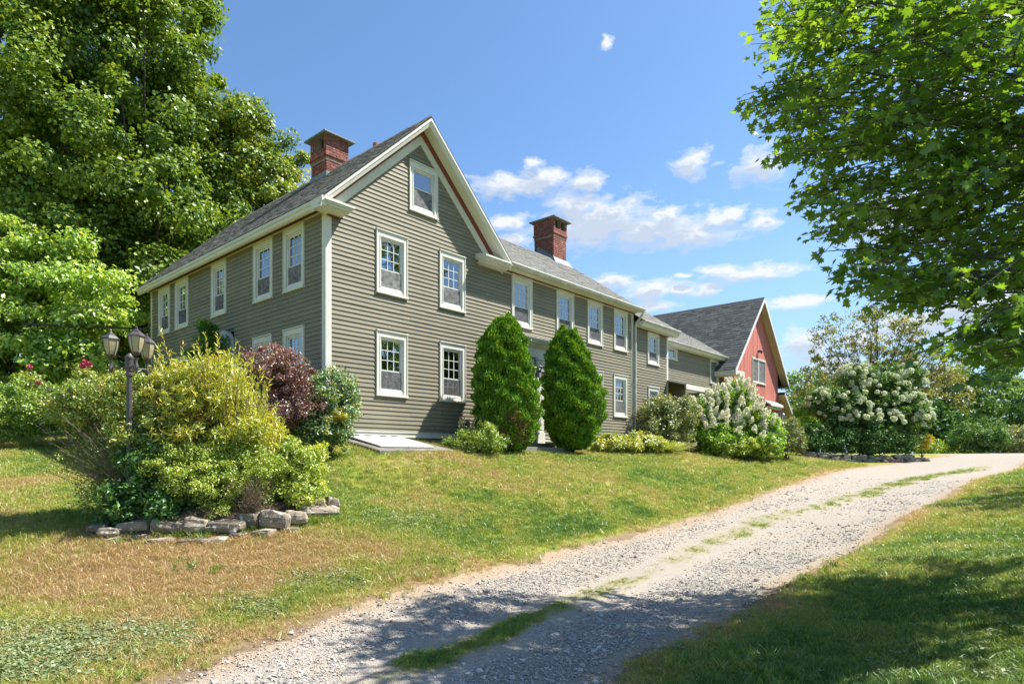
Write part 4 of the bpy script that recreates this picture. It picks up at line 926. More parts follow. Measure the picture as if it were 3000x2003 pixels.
br = prisms(barn, 'barn_roof', underl, [slab([(BPX - BXE, BYR, BE), (BPX, BYR, BZ), (BPX, 12.4, BZ), (BPX - BXE, 12.4, BE)], .06), slab([(BPX, BYR, BZ), (BPX + BXE, BYR, BE), (BPX + BXE, 12.4, BE), (BPX, 12.4, BZ)], .06)])
shingles('bs', br, Vector((BPX - BXE, BYR, BE)), Vector((0, 1, 0)), Vector((1, 0, BS)).normalized(), 12.75, math.hypot(BXE, BXE * BS), exp=0.20, tab=0.34, th=0.028)
flush('bs', 'shingle', 'shingles', shing3, 300)
b = MB(); b.prism([(BPX - .16, BYR, BZ - .13), (BPX, BYR, BZ + .05), (BPX + .16, BYR, BZ - .13)], [(BPX - .16, 12.4, BZ - .13), (BPX, 12.4, BZ + .05), (BPX + .16, 12.4, BZ - .13)]); b.build('ridge_cap', shing3, barn)
for Xa in (BPX - BXE - .004, BPX + BXE + .004):
    rake('rake_board', vinyl, barn, [(BYR - .03, 0.0), (BYR - .03, 0.20), (BYR, 0.20), (BYR, 0.0)], Xa, BPX, zbn)
    rake('rake_soffit', tansoff, barn, [(BYR, 0.12), (BYR, 0.15), (BY - .02, 0.15), (BY - .02, 0.12)], Xa, BPX, zbn)
# eave boxes
b = MB(); b.box(BPX - BXE - .02, BLX - .0, BYR, 12.3, BE - 0.26, BE - 0.20); b.box(BPX - BXE - .04, BPX - BXE, BYR, 12.3, BE - 0.26, BE - 0.02); b.box(BPX - BXE - .04, BLX + .35, BYR - .032, BYR + .0, BE - .26, BE - 0.03); b.build('eave_box', white, barn)
b = MB(); b.box(BRX, BPX + BXE, BYR, 12.3, BE - .28, BE - .22); b.box(BPX + BXE, BPX + BXE + .03, BYR, 12.3, BE - .28, BE - .02); b.build('eave_box', blackm, barn)
window(barn, TB, *hb[0], style='barn', cap=False)['label'] = 'double window in the barn gable'
# floodlight
b = MB(); b.box(-0.05, 0.05, -0.03, 0, -0.06, 0.06); b.tube([(0, -0.02, 0), (0.0, -0.12, 0.02)], 0.02, 6); b.lathe([(0.03, -0.1), (0.055, -0.06), (0.07, 0.03), (0.02, 0.05)], (-0.12, -0.14, 0.02), 10); b.lathe([(0.03, -0.1), (0.055, -0.06), (0.07, 0.03), (0.02, 0.05)], (0.12, -0.14, 0.0), 10)
b.tube([(-0.12, -0.14, 0.05), (0.12, -0.14, 0.04)], 0.015, 6); b.build('floodlight', lampm, barn, loc=(26.95, BY - .02, 5.80))
b = MB(); b.prism([(27.9, BY - .40, 2.86), (30.0, BY - .40, 2.86), (30.0, BY - .02, 3.12), (27.9, BY - .02, 3.12)], [(27.9, BY - .40, 2.98), (30.0, BY - .40, 2.98), (30.0, BY - .02, 3.2), (27.9, BY - .02, 3.2)]); b.box(27.95, 29.95, BY - .3, BY - .02, 2.74, 2.86); b.build('pent_roof', white, barn)
def bdoor(x0, x1, zt, m):
    b = MB(); b.box(x0, x0 + .14, BY - .06, BY - .02, -0.1, zt); b.box(x1 - .14, x1, BY - .06, BY - .02, -0.1, zt); b.box(x0, x1, BY - .065, BY - .02, zt, zt + .16); b.build('door_casing', vinyl, barn)
    d_ = MB(); d_.box(x0 + .14, x1 - .14, BY - .045, BY - .02, -0.1, zt)
    for i in range(3): d_.box(x0 + .22, x1 - .22, BY - .055, BY - .04, 0.15 + i * .8, 0.75 + i * .8) if 0.75 + i * .8 < zt else None
    d_.build('barn_door', m, barn)
bdoor(28.5, 30.15, 2.42, doorm); bdoor(30.95, 32.1, 2.36, doorm)
wall_lantern(barn, (30.55, BY - .2, 2.25), 1.3, vinyl)
# lean-to on the right
ZS = lambda X: 3.75 - 0.80 * (X - 30.2)
b = MB(); b.prism([(30.2, BY + .02, -0.3), (32.3, BY + .02, -0.3), (32.3, BY + .02, ZS(32.3) - .1), (30.2, BY + .02, ZS(30.2) - .1)], [(30.2, 8, -0.3), (32.3, 8, -0.3), (32.3, 8, ZS(32.3) - .1), (30.2, 8, ZS(30.2) - .1)]); lt = b.build('lean_to_wall', barnred, barn)
x = 30.2
while x < 32.25:
    p = MB(); xb_ = x + .142; p.prism([(x, BY - .018, -0.1), (xb_, BY - .018, -0.1), (xb_, BY - .018, ZS(xb_) - .1), (x, BY - .018, ZS(x) - .1)], [(x, BY + .01, -0.1), (xb_, BY + .01, -0.1), (xb_, BY + .01, ZS(xb_) - .1), (x, BY + .01, ZS(x) - .1)]); p.build('board', barnred, lt); x += .15
b = MB(); b.prism([(30.2, BYR, ZS(30.2)), (33.0, BYR, ZS(33.0)), (33.0, 8.2, ZS(33.0)), (30.2, 8.2, ZS(30.2))], [(30.2, BYR, ZS(30.2) + .05), (33.0, BYR, ZS(33.0) + .05), (33.0, 8.2, ZS(33) + .05), (30.2, 8.2, ZS(30.2) + .05)]); b.build('lean_to_roof', shing3, barn)
b = MB(); b.prism([(30.2, BYR - .03, ZS(30.2) - .13), (33.05, BYR - .03, ZS(33.05) - .13), (33.05, BYR - .03, ZS(33.05) + .03), (30.2, BYR - .03, ZS(30.2) + .03)], [(30.2, BYR, ZS(30.2) - .13), (33.05, BYR, ZS(33.05) - .13), (33.05, BYR, ZS(33.05) + .03), (30.2, BYR, ZS(30.2) + .03)])
b.box(32.3, 33.05, BYR - .03, BY, ZS(33) - .30, ZS(33) - .2); b.build('lean_to_fascia', vinyl, barn)
b = MB(); b.prism([(30.2, BYR, ZS(30.2) - .12), (33.0, BYR, ZS(33.0) - .12), (33.0, BY, ZS(33.0) - .12), (30.2, BY, ZS(30.2) - .12)], [(30.2, BYR, ZS(30.2) - .1), (33.0, BYR, ZS(33.0) - .1), (33.0, BY, ZS(33.0) - .1), (30.2, BY, ZS(30.2) - .1)]); b.build('lean_to_soffit', tansoff, barn)

# ------------------------------------------------------------------ vegetation builders
def P3(u, v, d): return np.array([(u - 1500) / F * d, d, (V0 - v) / F * d])
def unit(a): return a / (np.linalg.norm(a, axis=-1, keepdims=True) + 1e-9)
DIAMOND = (np.array([[0, 0, 0], [-.5, .45, .10], [0, 1, -.05], [.5, .45, .10]]), np.array([[0, 2, 1], [0, 3, 2]]))
LANCE = (np.array([[0, 0, 0], [-.5, .4, .06], [0, 1, -.1], [.5, .4, .06]]), np.array([[0, 2, 1], [0, 3, 2]]))
_mp = [(0, 0), (.10, .22), (.42, .12), (.36, .32), (.60, .52), (.34, .55), (.38, .78), (.16, .66), (0, 1.05), (-.16, .66), (-.38, .78), (-.34, .55), (-.60, .52), (-.36, .32), (-.42, .12), (-.10, .22)]
MAPLE = (np.array([[0, .42, .0]] + [[x, y, .14 * abs(x) * (1 if i % 2 else .4) - .08 * y] for i, (x, y) in enumerate(_mp)]), np.array([[0, i + 1, (i + 1) % 16 + 1] for i in range(16)]))
def leaf_mesh(name, P, Nrm, Ax, size, aspect, tint, shape=DIAMOND):
    """one mesh of many leaves: base points P, normals, axes, length, width ratio"""
    T, Fc = shape; N = len(P); k = len(T)
    Ax = unit(Ax - (Ax * Nrm).sum(-1, keepdims=True) * Nrm); Bx = np.cross(Ax, Nrm)
    L = np.broadcast_to(size, (N,))[:, None, None]; W = L * np.broadcast_to(aspect, (N,))[:, None, None]
    V = P[:, None, :] + Bx[:, None, :] * (T[None, :, 0:1] * W) + Ax[:, None, :] * (T[None, :, 1:2] * L) + Nrm[:, None, :] * (T[None, :, 2:3] * L)
    Fq = Fc[None] + (np.arange(N) * k)[:, None, None]
    return npmesh(name, V.reshape(-1, 3), Fq.reshape(-1, Fc.shape[1]), np.repeat(tint, k))
def in_blobs(blobs, N, shell=0.35):
    """random points in a union of ellipsoids (cx,cy,cz,rx,ry,rz), denser near the skin"""
    B = np.array([b[:6] for b in blobs]); vol = (B[:, 3] * B[:, 4] * B[:, 5]) ** 0.75; pick = rng.choice(len(B), N, p=vol / vol.sum())
    d = unit(rng.normal(size=(N, 3))); r = rng.random(N) ** shell
    return B[pick, :3] + d * r[:, None] * B[pick, 3:6], d, pick
def crown(name, parent, m, blobs, N, size, clumps, cr, aspect=0.55, up=0.5, droop=0.0, shell=0.35, jit=0.8, tint=(0.5, 0.22), shape=DIAMOND, flat=0.75, minz=None, clumptint=0.16, loc=(0, 0, 0), skin=0.55, outw=0.6):
    """foliage: leaves gathered in clumps spread through the crown's volume"""
    C_, D_, _ = in_blobs(blobs, clumps, shell)
    ct = rng.normal(0, clumptint, clumps); csz = cr * rng.uniform(0.45, 1.4, clumps); C_ = C_ + D_ * (cr * .55 * rng.normal(0, 1, clumps) * (rng.random(clumps) < .35))[:, None]
    k = rng.integers(0, clumps, N); d = unit(rng.normal(size=(N, 3))); r = rng.random(N) ** skin
    P = C_[k] + d * (r * csz[k])[:, None] * np.array([1, 1, flat])
    nr = unit(D_[k] * outw * 0.5 + d * outw + np.array([0, 0, up]) + rng.normal(size=(N, 3)) * jit)
    ax = unit(rng.normal(size=(N, 3)) + d * 0.6 + np.array([0, 0, -droop]))
    if minz is not None:
        zz = ground(P[:, 0], P[:, 1]) + minz; keep = P[:, 2] > zz; P, nr, ax, k = P[keep], nr[keep], ax[keep], k[keep]
    n_ = len(P); t = np.clip(rng.normal(tint[0], tint[1], n_) + ct[k], 0, 1)
    P = P - np.array(loc)
    me = leaf_mesh(name, P, nr, ax, size * rng.uniform(0.6, 1.3, n_), aspect * rng.uniform(.8, 1.2, n_), t, shape)
    o = link(name, me, m, parent); return o, C_
def limbs(name, parent, base, targets, r0, m=bark, wob=0.25, fork=0.4, seg=6, loc=(0, 0, 0), rt=0.02):
    b = MB(); base = np.array(base, float)
    for t in targets:
        t = np.array(t, float); mid = base + (t - base) * fork; mid[2] = base[2] + (t[2] - base[2]) * min(0.75, fork + .2)
        pts = []
        for s in np.linspace(0, 1, 7):
            p = (1 - s) ** 2 * base + 2 * s * (1 - s) * mid + s * s * t + rng.normal(0, wob * s * (1 - s), 3); pts.append(tuple(p - np.array(loc)))
        L = np.linspace(1, 0, 7); b.tube(pts, [max(rt, r0 * (0.25 + 0.75 * a) * a ** .7) for a in L], seg, cap=False)
    return b.build(name, m, parent, smooth=True)
def plant(name, label, cat, base, group=None): return empty(name, tuple(base), 0, label, cat, group)
def shrub(name, label, cat, m, blobs, N, size, clumps, cr, base=None, stems=14, sr=0.02, stemm=bark, group=None, cname='foliage', minz=0.02, **kw):
    B = np.array([b[:6] for b in blobs])
    if base is None: base = (B[:, 0].mean(), B[:, 1].mean()); base = (base[0], base[1], gz(*base))
    root = plant(name, label, cat, base, group)
    o, C_ = crown(cname, root, m, blobs, N, size, clumps, cr, loc=base, minz=minz, **kw)
    if stems:
        tg = C_[rng.choice(len(C_), min(stems, len(C_)), replace=False)]
        limbs('stems', root, (base[0], base[1], base[2] - 0.05), tg, sr, stemm, 0.15, 0.35, 5, loc=base, rt=0.004)
    return root, base, C_
def PB(u, v, d, ru, rv, rd=None):
    """ellipsoid whose outline is ru x rv photo pixels at distance d"""
    c = P3(u, v, d); return (c[0], c[1], c[2], ru / F * d, rd if rd else ru / F * d, rv / F * d)

# ---- the two big trees behind the house on the left
T1 = (-15.5, 27.0); g1 = gz(*T1)
bigt = plant('maple_tree', 'towering dark green maple rising behind the left end of the house', 'tree', (T1[0], T1[1], g1))
bl1 = [PB(60, 330, 26, 330, 330, 4.5), PB(330, 150, 27, 260, 230, 4), PB(250, 520, 25.5, 330, 300, 4.5), PB(0, 60, 28, 300, 240, 4), PB(420, -80, 27, 180, 200, 3.5), PB(540, 330, 27, 150, 200, 3.5), PB(520, 130, 27, 120, 160, 3), PB(60, 800, 27.0, 330, 260, 4), PB(380, 830, 25.5, 170, 260, 3.5), PB(560, 560, 27, 130, 180, 3.5), PB(600, 690, 27, 140, 180, 3), PB(200, -200, 28, 300, 250, 4), PB(200, 420, 23.5, 200, 160, 2), PB(430, 560, 24, 130, 160, 1.8), PB(300, 700, 24, 180, 150, 2), PB(80, 620, 23.8, 170, 150, 2), PB(450, 800, 24.5, 120, 140, 1.8), PB(240, 930, 24.5, 200, 140, 1.8), PB(330, 1060, 26, 160, 130, 3)]
_, c1 = crown('crown', bigt, lf_maple, bl1, 270000, 0.17, 900, 0.78, loc=(T1[0], T1[1], g1), aspect=0.8, shell=0.33, up=0.55, tint=(0.5, 0.2), outw=0.8, jit=0.6)
limbs('trunk', bigt, (T1[0], T1[1], g1 - .3), [(T1[0] + .5, T1[1], g1 + 9), (T1[0] - 2, T1[1] - 1, g1 + 12)], 0.55, bark, 0.2, 0.5, 10, loc=(T1[0], T1[1], g1), rt=0.2)
limbs('branch', bigt, (T1[0] + .1, T1[1], g1 + 3), c1[rng.choice(len(c1), 60, replace=False)], 0.15, bark, 0.6, 0.35, 6, loc=(T1[0], T1[1], g1), rt=0.035)
T2 = (-11.5, 31.0); g2 = gz(*T2)
yel = plant('maple_tree', 'yellowing maple just left of the first chimney, turning gold on its right side', 'tree', (T2[0], T2[1], g2))
bl2 = [PB(700, 560, 30, 175, 230, 3.5), PB(770, 430, 30, 80, 90, 2.5), PB(640, 420, 30, 110, 150, 3), PB(810, 600, 30, 72, 130, 2.5), PB(700, 760, 29, 150, 120, 3), PB(600, 850, 29, 150, 150, 3), PB(720, 330, 30, 50, 40, 1.5)]
_, c2 = crown('crown', yel, lf_gold, bl2, 80000, 0.165, 260, 0.75, loc=(T2[0], T2[1], g2), aspect=0.75, shell=0.35, tint=(0.42, 0.26), outw=0.8, jit=0.6)
limbs('trunk', yel, (T2[0], T2[1], g2 - .3), [(T2[0], T2[1], g2 + 8)], 0.4, bark, 0.2, 0.5, 10, loc=(T2[0], T2[1], g2), rt=0.15)
limbs('branch', yel, (T2[0], T2[1], g2 + 3), c2[rng.choice(len(c2), 36, replace=False)], 0.14, bark, 0.5, 0.35, 6, loc=(T2[0], T2[1], g2), rt=0.03)
# darker wood behind them, reading as one mass
wd = plant('background_tree', 'dense dark tree filling the gap between the big maple and the side wall', 'tree', (-16, 36, gz(-16, 36)))
crown('crown', wd, lf_dark, [PB(100, 900, 36, 500, 330, 3), PB(470, 900, 34, 150, 300, 3), PB(300, 600, 38, 350, 330, 3), PB(60, 1225, 30, 300, 55, 1.5), PB(330, 1230, 27, 90, 50, 1.2)], 50000, 0.30, 260, 1.1, loc=(-16, 36, gz(-16, 36)), aspect=0.8)
limbs('trunk', wd, (-16, 36, gz(-16, 36) - .3), [(-15.5, 36, 8)], 0.4, bark, 0.2, 0.5, 8, loc=(-16, 36, gz(-16, 36)), rt=0.15)
# ---- light green small tree at the far left
b0 = P3(60, 1200, 22); b0[2] = gz(b0[0], b0[1])
dog = plant('dogwood_tree', 'light green spreading dogwood left of the lamp post, its branches in tiers', 'tree', b0)
bld = [PB(60, 830, 21.5, 150, 130), PB(200, 880, 21.5, 150, 110), PB(300, 900, 21, 75, 75), PB(90, 1010, 21.5, 210, 110), PB(240, 1020, 21, 110, 90), PB(20, 690, 21.5, 70, 60), PB(150, 745, 21.5, 60, 50), PB(215, 710, 21.5, 32, 40), PB(60, 1130, 22, 180, 80), PB(-120, 900, 21.5, 160, 200), PB(340, 850, 21, 40, 26)]
_, c3 = crown('crown', dog, lf_dog, bld, 60000, 0.17, 330, 0.62, loc=tuple(b0), aspect=0.6, droop=0.9, up=0.9, flat=0.45, tint=(0.5, 0.22), clumptint=0.1)
limbs('trunk', dog, b0 - [0, 0, .2], [b0 + [.1, 0, 2.2]], 0.13, bark, 0.1, 0.5, 8, loc=tuple(b0), rt=0.08)
limbs('branch', dog, b0 + [0, 0, .5], c3[rng.choice(len(c3), 40, replace=False)], 0.06, bark, 0.3, 0.35, 5, loc=tuple(b0), rt=0.012)
# ---- clipped hedge behind the bed on the left
hb_ = P3(40, 1288, 18.5); hb_[2] = gz(hb_[0], hb_[1])
hdg = plant('hedge', 'long clipped yellow green hedge at the left edge behind the rose', 'hedge', hb_)
crown('foliage', hdg, lf_hedge, [PB(u, 1200, 18.2 + i * .12, 75, 85, .9) for i, u in enumerate(range(-200, 500, 60))], 60000, 0.075, 700, 0.24, loc=tuple(hb_), minz=0.02, tint=(0.5, 0.25), shell=0.3)
# ---- lamp post with three lanterns
LD = 8.75
lx = (379 - 1500) / F * LD; lz = gz(lx, LD) + 0.05
lamp = plant('lamp_post', 'dark bronze lamp post with three amber lanterns standing among the shrubs', 'lamp post', (lx, LD, lz))
topz = (V0 - 1050) / F * LD - lz
b = MB(); b.lathe([(0.075, 0), (0.075, 0.15), (0.05, 0.22), (0.042, 0.6), (0.036, topz - .25), (0.055, topz - .24), (0.055, topz - .21), (0.040, topz - .20), (0.052, topz - .17), (0.052, topz - .02), (0.058, topz - .01), (0.058, topz + .02), (0.04, topz + .04), (0.02, topz + .07), (0.0, topz + .075)], seg=14)
b.build('post', lampm, lamp, smooth=False)
def lantern_head(parent, off, zoff, s=1.0):
    """tapered six-sided lantern: cup, frame, panes, roof and finial"""
    ox, oy = off
    arm = MB(); arm.tube([(0, 0, topz - .12), (ox * .5, oy * .5, topz - .125), (ox, oy, topz - .12)], 0.012, 6); arm.lathe([(0.016, -.08), (0.024, -.06), (0.03, -.02), (0.02, .02), (0.018, .06), (0.03, .10)], (ox, oy, topz - .12), 8)
    arm.tube([(ox * .25, oy * .25, topz - .125), (ox * .45, oy * .45, topz - .17), (ox * .7, oy * .7, topz - .13)], 0.007, 5)
    arm.build('arm', lampm, parent)
    hd = empty('lantern_head', (ox, oy, topz - .02 + zoff), random.random(), parent=parent); hd.scale = (s, s, s)
    f = MB(); f.lathe([(0.03, 0.0), (0.055, 0.02), (0.07, 0.05), (0.075, 0.06)], seg=6)
    f.lathe([(0.135, 0.335), (0.15, 0.345), (0.142, 0.365), (0.105, 0.405), (0.075, 0.42), (0.07, 0.445), (0.045, 0.455), (0.022, 0.475), (0.014, 0.49), (0.024, 0.505), (0.012, 0.52), (0.0, 0.545)], seg=6)
    for j in range(6):
        a = 2 * math.pi * (j + .5) / 6; q = lambda r, z: (r * math.cos(a), r * math.sin(a), z)
        f.tube([q(.073, .05), q(.10, .13), q(.122, .23), q(.134, .34)], 0.0065, 4)
    f.build('lantern_frame', lampm, hd)
    gl = MB(); gl.lathe([(0.068, 0.055), (0.096, 0.13), (0.118, 0.23), (0.129, 0.338)], seg=6); gl.build('lantern_glass', amber, hd)
lantern_head(lamp, (-0.26, 0.0), 0.03, 0.76); lantern_head(lamp, (0.22, -0.20), 0.03, 0.76); lantern_head(lamp, (0.09, 0.27), 0.02, 0.76)

# ---- raised stone-edged bed on the left with its shrubs
def stone_mesh(name, sx, sy, sz, seed, rough=0.14):
    """a rough split block: squarish plan, broken arrises, knocked-off corners"""
    r = np.random.default_rng(seed); b = MB(); N = 16; vs = []
    rings = [(0.0, .86), (0.10, .97), (0.38, 1.03), (0.66, 1.0), (0.90, .95), (1.0, .84), (1.02, .45)]
    th = np.linspace(0, 2 * math.pi, N, endpoint=False); base = [(math.copysign(abs(math.cos(t)) ** .38, math.cos(t)), math.copysign(abs(math.sin(t)) ** .38, math.sin(t))) for t in th]
    ph = r.uniform(0, 6.28, 4); tilt = r.normal(0, .10, 2); chip = r.uniform(0, 6.28); cd = r.uniform(.08, .3)
    for i, (h, k) in enumerate(rings):
        for j, (cx, cy) in enumerate(base):
            q = k * (1 + rough * (.45 * math.sin(2 * th[j] + ph[0]) + .35 * math.sin(3 * th[j] + ph[1] + h * 2)) + r.normal(0, rough * .17))
            if h > .5: q *= 1 - cd * max(0, math.cos(th[j] - chip)) ** 6
            zz = h + r.normal(0, rough * .16) + (tilt[0] * cx + tilt[1] * cy) * (h > .5)
            vs.append((cx * q * sx / 2, cy * q * sy / 2, zz * sz))
    fs = [(i * N + j, i * N + (j + 1) % N, (i + 1) * N + (j + 1) % N, (i + 1) * N + j) for i in range(6) for j in range(N)] + [tuple(range(N))[::-1], tuple(range(6 * N, 7 * N))]
    b.add(vs, fs, .0); return b.mesh(name)
edge_w = empty('stone_edging', (0, 0, 0), 0, 'low edging of rough fieldstones curving round the front of the shrub bed', 'stone edging')
EDG = [hit(*p) for p in [(262, 1528), (300, 1545), (345, 1560), (450, 1572), (600, 1580), (750, 1568), (850, 1548), (905, 1515), (955, 1490), (985, 1455)]]
STN = [(285, 1540, .34, .12), (322, 1552, .30, .12), (395, 1538, .62, .16), (485, 1540, .40, .19), (532, 1540, .20, .17), (575, 1540, .38, .22), (655, 1540, .62, .17), (728, 1525, .40, .22), (800, 1528, .44, .26), (865, 1515, .36, .20), (915, 1495, .40, .17), (925, 1478, .3, .2), (965, 1470, .25, .2), (960, 1488, .3, .12)]
LOW = [(340, 1572, .3, .1), (420, 1570, .3, .1), (480, 1576, .45, .09), (560, 1580, .34, .10), (630, 1576, .42, .10), (700, 1562, .3, .12), (775, 1558, .34, .12), (850, 1545, .25, .1), (930, 1515, .3, .08)]
k = 0
for lst, up_ in ((STN, True), (LOW, False)):
    for (u, v, w, h) in lst:
        x, y = hit(u, v + (26 if up_ else 4)); me = stone_mesh('stone', w * .88, .26, h * .82, 50 + k, .16); me.materials.append(stonem)
        o = link('stone', me, None, edge_w, (x, y + (0.05 if up_ else 0), gz(x, y) + (0.035 if up_ else -0.055)), (random.uniform(-.06, .06), random.uniform(-.06, .06), random.uniform(-.2, .2) + (.5 if u > 840 else 0))); k += 1
        bv = o.modifiers.new('b', 'BEVEL'); bv.width = 0.004; bv.segments = 1; bv.limit_method = 'ANGLE'; bv.angle_limit = 0.5
bc = hit(620, 1500); bed = MB()
ring = []
for a in np.linspace(0, 2 * math.pi, 28, endpoint=False): ring.append((math.cos(a), math.sin(a)))
bx, by = (lx + .95, 9.15); vs = [(bx, by, gz(bx, by) + .24)]
for s in (.5, .85, 1.0):
    for (c, sn) in ring:
        x, y = bx + c * 1.45 * s, by + sn * 1.0 * s; vs.append((x, y, gz(x, y) + (.20 if s < .9 else -.03) + random.uniform(-.02, .02)))
fs = [(0, 1 + i, 1 + (i + 1) % 28) for i in range(28)] + [(1 + k_ * 28 + i, 1 + (k_ + 1) * 28 + i, 1 + (k_ + 1) * 28 + (i + 1) % 28, 1 + k_ * 28 + (i + 1) % 28) for k_ in range(2) for i in range(28)]
bed.add(vs, fs); bed.build('bed_soil', soil, smooth=True, kind='structure', label='dark soil of the raised shrub bed behind the stone edging', cat='soil')
# rose with arching canes
shrub('rose_bush', 'arching rose bush with a few pink blooms left of the lamp post', 'rose bush', lf_rose,
      [PB(320, 1175, 9.3, 170, 75, .6), PB(480, 1150, 9.6, 110, 60, .5), PB(240, 1230, 9.3, 80, 45, .4), PB(440, 1260, 9.1, 130, 80, .5), PB(350, 1130, 9.6, 110, 40, .4), PB(560, 1200, 9.4, 110, 110, .5), PB(200, 1190, 9.4, 70, 45, .35)],
      46000, 0.046, 520, 0.13, base=(*P3(420, 1, 9.0)[:2], gz(*P3(420, 1, 9.0)[:2]) + .15), stems=70, sr=0.012, stemm=twig, tint=(0.5, 0.24), cname='foliage')
rb = bpy.data.objects['rose_bush']
for (u, v, r_) in [(87, 1075, .040), (250, 1062, .05), (243, 1072, .05), (262, 1068, .045), (112, 1122, .036), (292, 1141, .034), (325, 1440, .02)]:
    c = P3(u, v, 9.0 if v < 1400 else 8.7); N = 40; d = unit(rng.normal(size=(N, 3)) + [0, -.3, .4])
    me = leaf_mesh('rose_bloom', np.repeat(c[None], N, 0) + d * r_ * .3, unit(d + rng.normal(size=(N, 3)) * .5), d, r_ * .9, 0.9, rng.random(N)); o = link('rose_bloom', me, pink); o.parent = rb; o.matrix_parent_inverse = Matrix.Translation(rb.location).inverted()
# canes carrying the high blooms
b = MB(); bs = Vector(rb.location)
for (u, v) in [(87, 1080), (250, 1070), (112, 1126), (210, 1170), (480, 1090)]:
    t = Vector(P3(u, v, 9.05)); b.tube([(0, 0, 0), tuple((t - bs) * .5 + Vector((0, 0, .25))), tuple(t - bs)], [.01, .007, .004], 5)
b.build('cane', twig, rb)
crown('upper_foliage', rb, lf_rose, [(*P3(95, 1110, 9.1), .16, .12, .12), (*P3(245, 1100, 9.1), .16, .12, .12)], 700, .05, 20, .08, loc=tuple(rb.location))
# dry low canes leaning left
dc = plant('dry_shrub', 'bare grey canes leaning left out of the shrub bed', 'shrub', (lx - .0, 8.9, gz(lx, 8.9) + .1))
base_ = np.array([lx + .15, 8.9, gz(lx, 8.9) + .15])
limbs('stems', dc, base_, [P3(u, v, 8.9 + rng.uniform(-.5, .4)) for u, v in zip(rng.uniform(130, 380, 80), rng.uniform(1200, 1400, 80))], 0.010, twig, .12, .45, 5, loc=tuple(base_), rt=0.003)
crown('foliage', dc, lf_rose, [PB(300, 1330, 8.9, 110, 60, .3), PB(310, 1440, 8.9, 50, 60, .3)], 2600, .04, 90, .10, loc=tuple(base_))
# tall yellow willow-leaved shrub
wroot, wbase, _c = shrub('willow_shrub', 'tall yellow green willow leaved shrub right of the lamp post', 'shrub', lf_will,
      [PB(600, 1180, 9.3, 120, 70, .6), PB(505, 1140, 9.4, 60, 50, .5), PB(680, 1160, 9.4, 50, 60, .5), PB(745, 1265, 9.2, 60, 75, .6), PB(600, 1270, 9.2, 140, 85, .6), PB(560, 1095, 9.3, 40, 36, .4), PB(650, 1085, 9.4, 36, 40, .4)],
      25000, 0.085, 420, 0.14, base=(*P3(640, 1, 9.2)[:2], gz(*P3(640, 1, 9.2)[:2]) + .2), stems=60, sr=0.012, stemm=twig, aspect=0.22, up=.2, shape=LANCE, tint=(0.48, 0.28))
# upright wands above it
WN = [(470, 965), (600, 975), (640, 985), (700, 1010), (560, 1040), (520, 1060), (665, 1040), (610, 1030), (740, 1045), (790, 1110), (430, 1080), (455, 1050), (690, 1000), (580, 1000), (500, 1030), (810, 1180), (820, 1260), (840, 1330), (760, 1080), (640, 1010), (535, 1010)]
Pn, Nn_, An, Tn = [], [], [], []; wb = MB()
for (u, v) in WN + [(u + rng.uniform(-40, 40), v + rng.uniform(40, 120)) for u, v in WN for _ in range(8)]:
    t = P3(u, v, 9.2 + rng.uniform(-.35, .35)); s0 = t + np.array([rng.uniform(-.12, .12) + (650 - u) / 1500, 0, -rng.uniform(.55, .8)])
    wb.tube([tuple(s0 - wbase), tuple((s0 + t) / 2 - wbase + rng.normal(0, .02, 3)), tuple(t - wbase)], [.006, .004, .002], 4)
    ds = unit(t - s0)
    for q in np.linspace(0.05, 1, 26):
        Pn.append(s0 + (t - s0) * q - wbase); a = unit(ds * .9 + rng.normal(0, .55, 3)); An.append(a); Nn_.append(unit(np.cross(a, rng.normal(size=3)))); Tn.append(np.clip(rng.normal(.62, .2), 0, 1))
me = leaf_mesh('wand_leaves', np.array(Pn), np.array(Nn_), np.array(An), rng.uniform(.06, .10, len(Pn)), .22, np.array(Tn), LANCE); link('wand_leaves', me, lf_will, wroot)
wb.build('wand', twig, wroot)
# spirea mound along the front, lower darker plants, dead twigs, right-hand clump
shrub('spirea_shrub', 'low green spirea mound spilling over the stones below the willow shrub', 'shrub', lf_spir,
      [PB(600, 1420, 8.7, 120, 70, .5), PB(520, 1370, 8.8, 110, 70, .5), PB(730, 1370, 8.9, 110, 60, .5), PB(760, 1440, 8.8, 60, 60, .4), PB(650, 1330, 9, 140, 50, .4), PB(650, 1500, 8.5, 45, 34, .2), PB(800, 1400, 9.0, 60, 60, .4)],
      46000, 0.032, 560, 0.11, stems=40, sr=0.008, stemm=twig, minz=0.08, tint=(0.55, 0.24))
shrub('peony_plant', 'dark broad leaved plant at the left end of the stone edging', 'plant', lf_dark,
      [PB(420, 1450, 8.7, 90, 50, .4), PB(380, 1485, 8.6, 70, 36, .3), PB(490, 1490, 8.5, 70, 35, .25), PB(340, 1490, 8.7, 40, 50, .3), PB(440, 1350, 8.9, 90, 70, .4)],
      12000, 0.075, 160, 0.14, stems=14, sr=0.008, minz=0.08, tint=(0.6, 0.25))
shrub('goldenrod_clump', 'bright leafy clump at the right end of the shrub bed', 'plant', lf_spir,
      [PB(880, 1380, 9.1, 65, 80, .35), PB(900, 1450, 9.0, 50, 50, .3), PB(850, 1330, 9.3, 45, 50, .3), PB(920, 1350, 9.2, 30, 60, .3)], 12000, 0.055, 160, 0.10, stems=26, sr=0.007, stemm=twig, minz=0.05, aspect=.35, tint=(0.7, 0.2))
ds_ = plant('dead_shrub', 'brown twiggy dead shrub in the middle of the stone edging', 'shrub', (*P3(730, 1, 8.45)[:2], gz(*P3(730, 1, 8.45)[:2]) + .1))
sb_ = np.array(ds_.location)
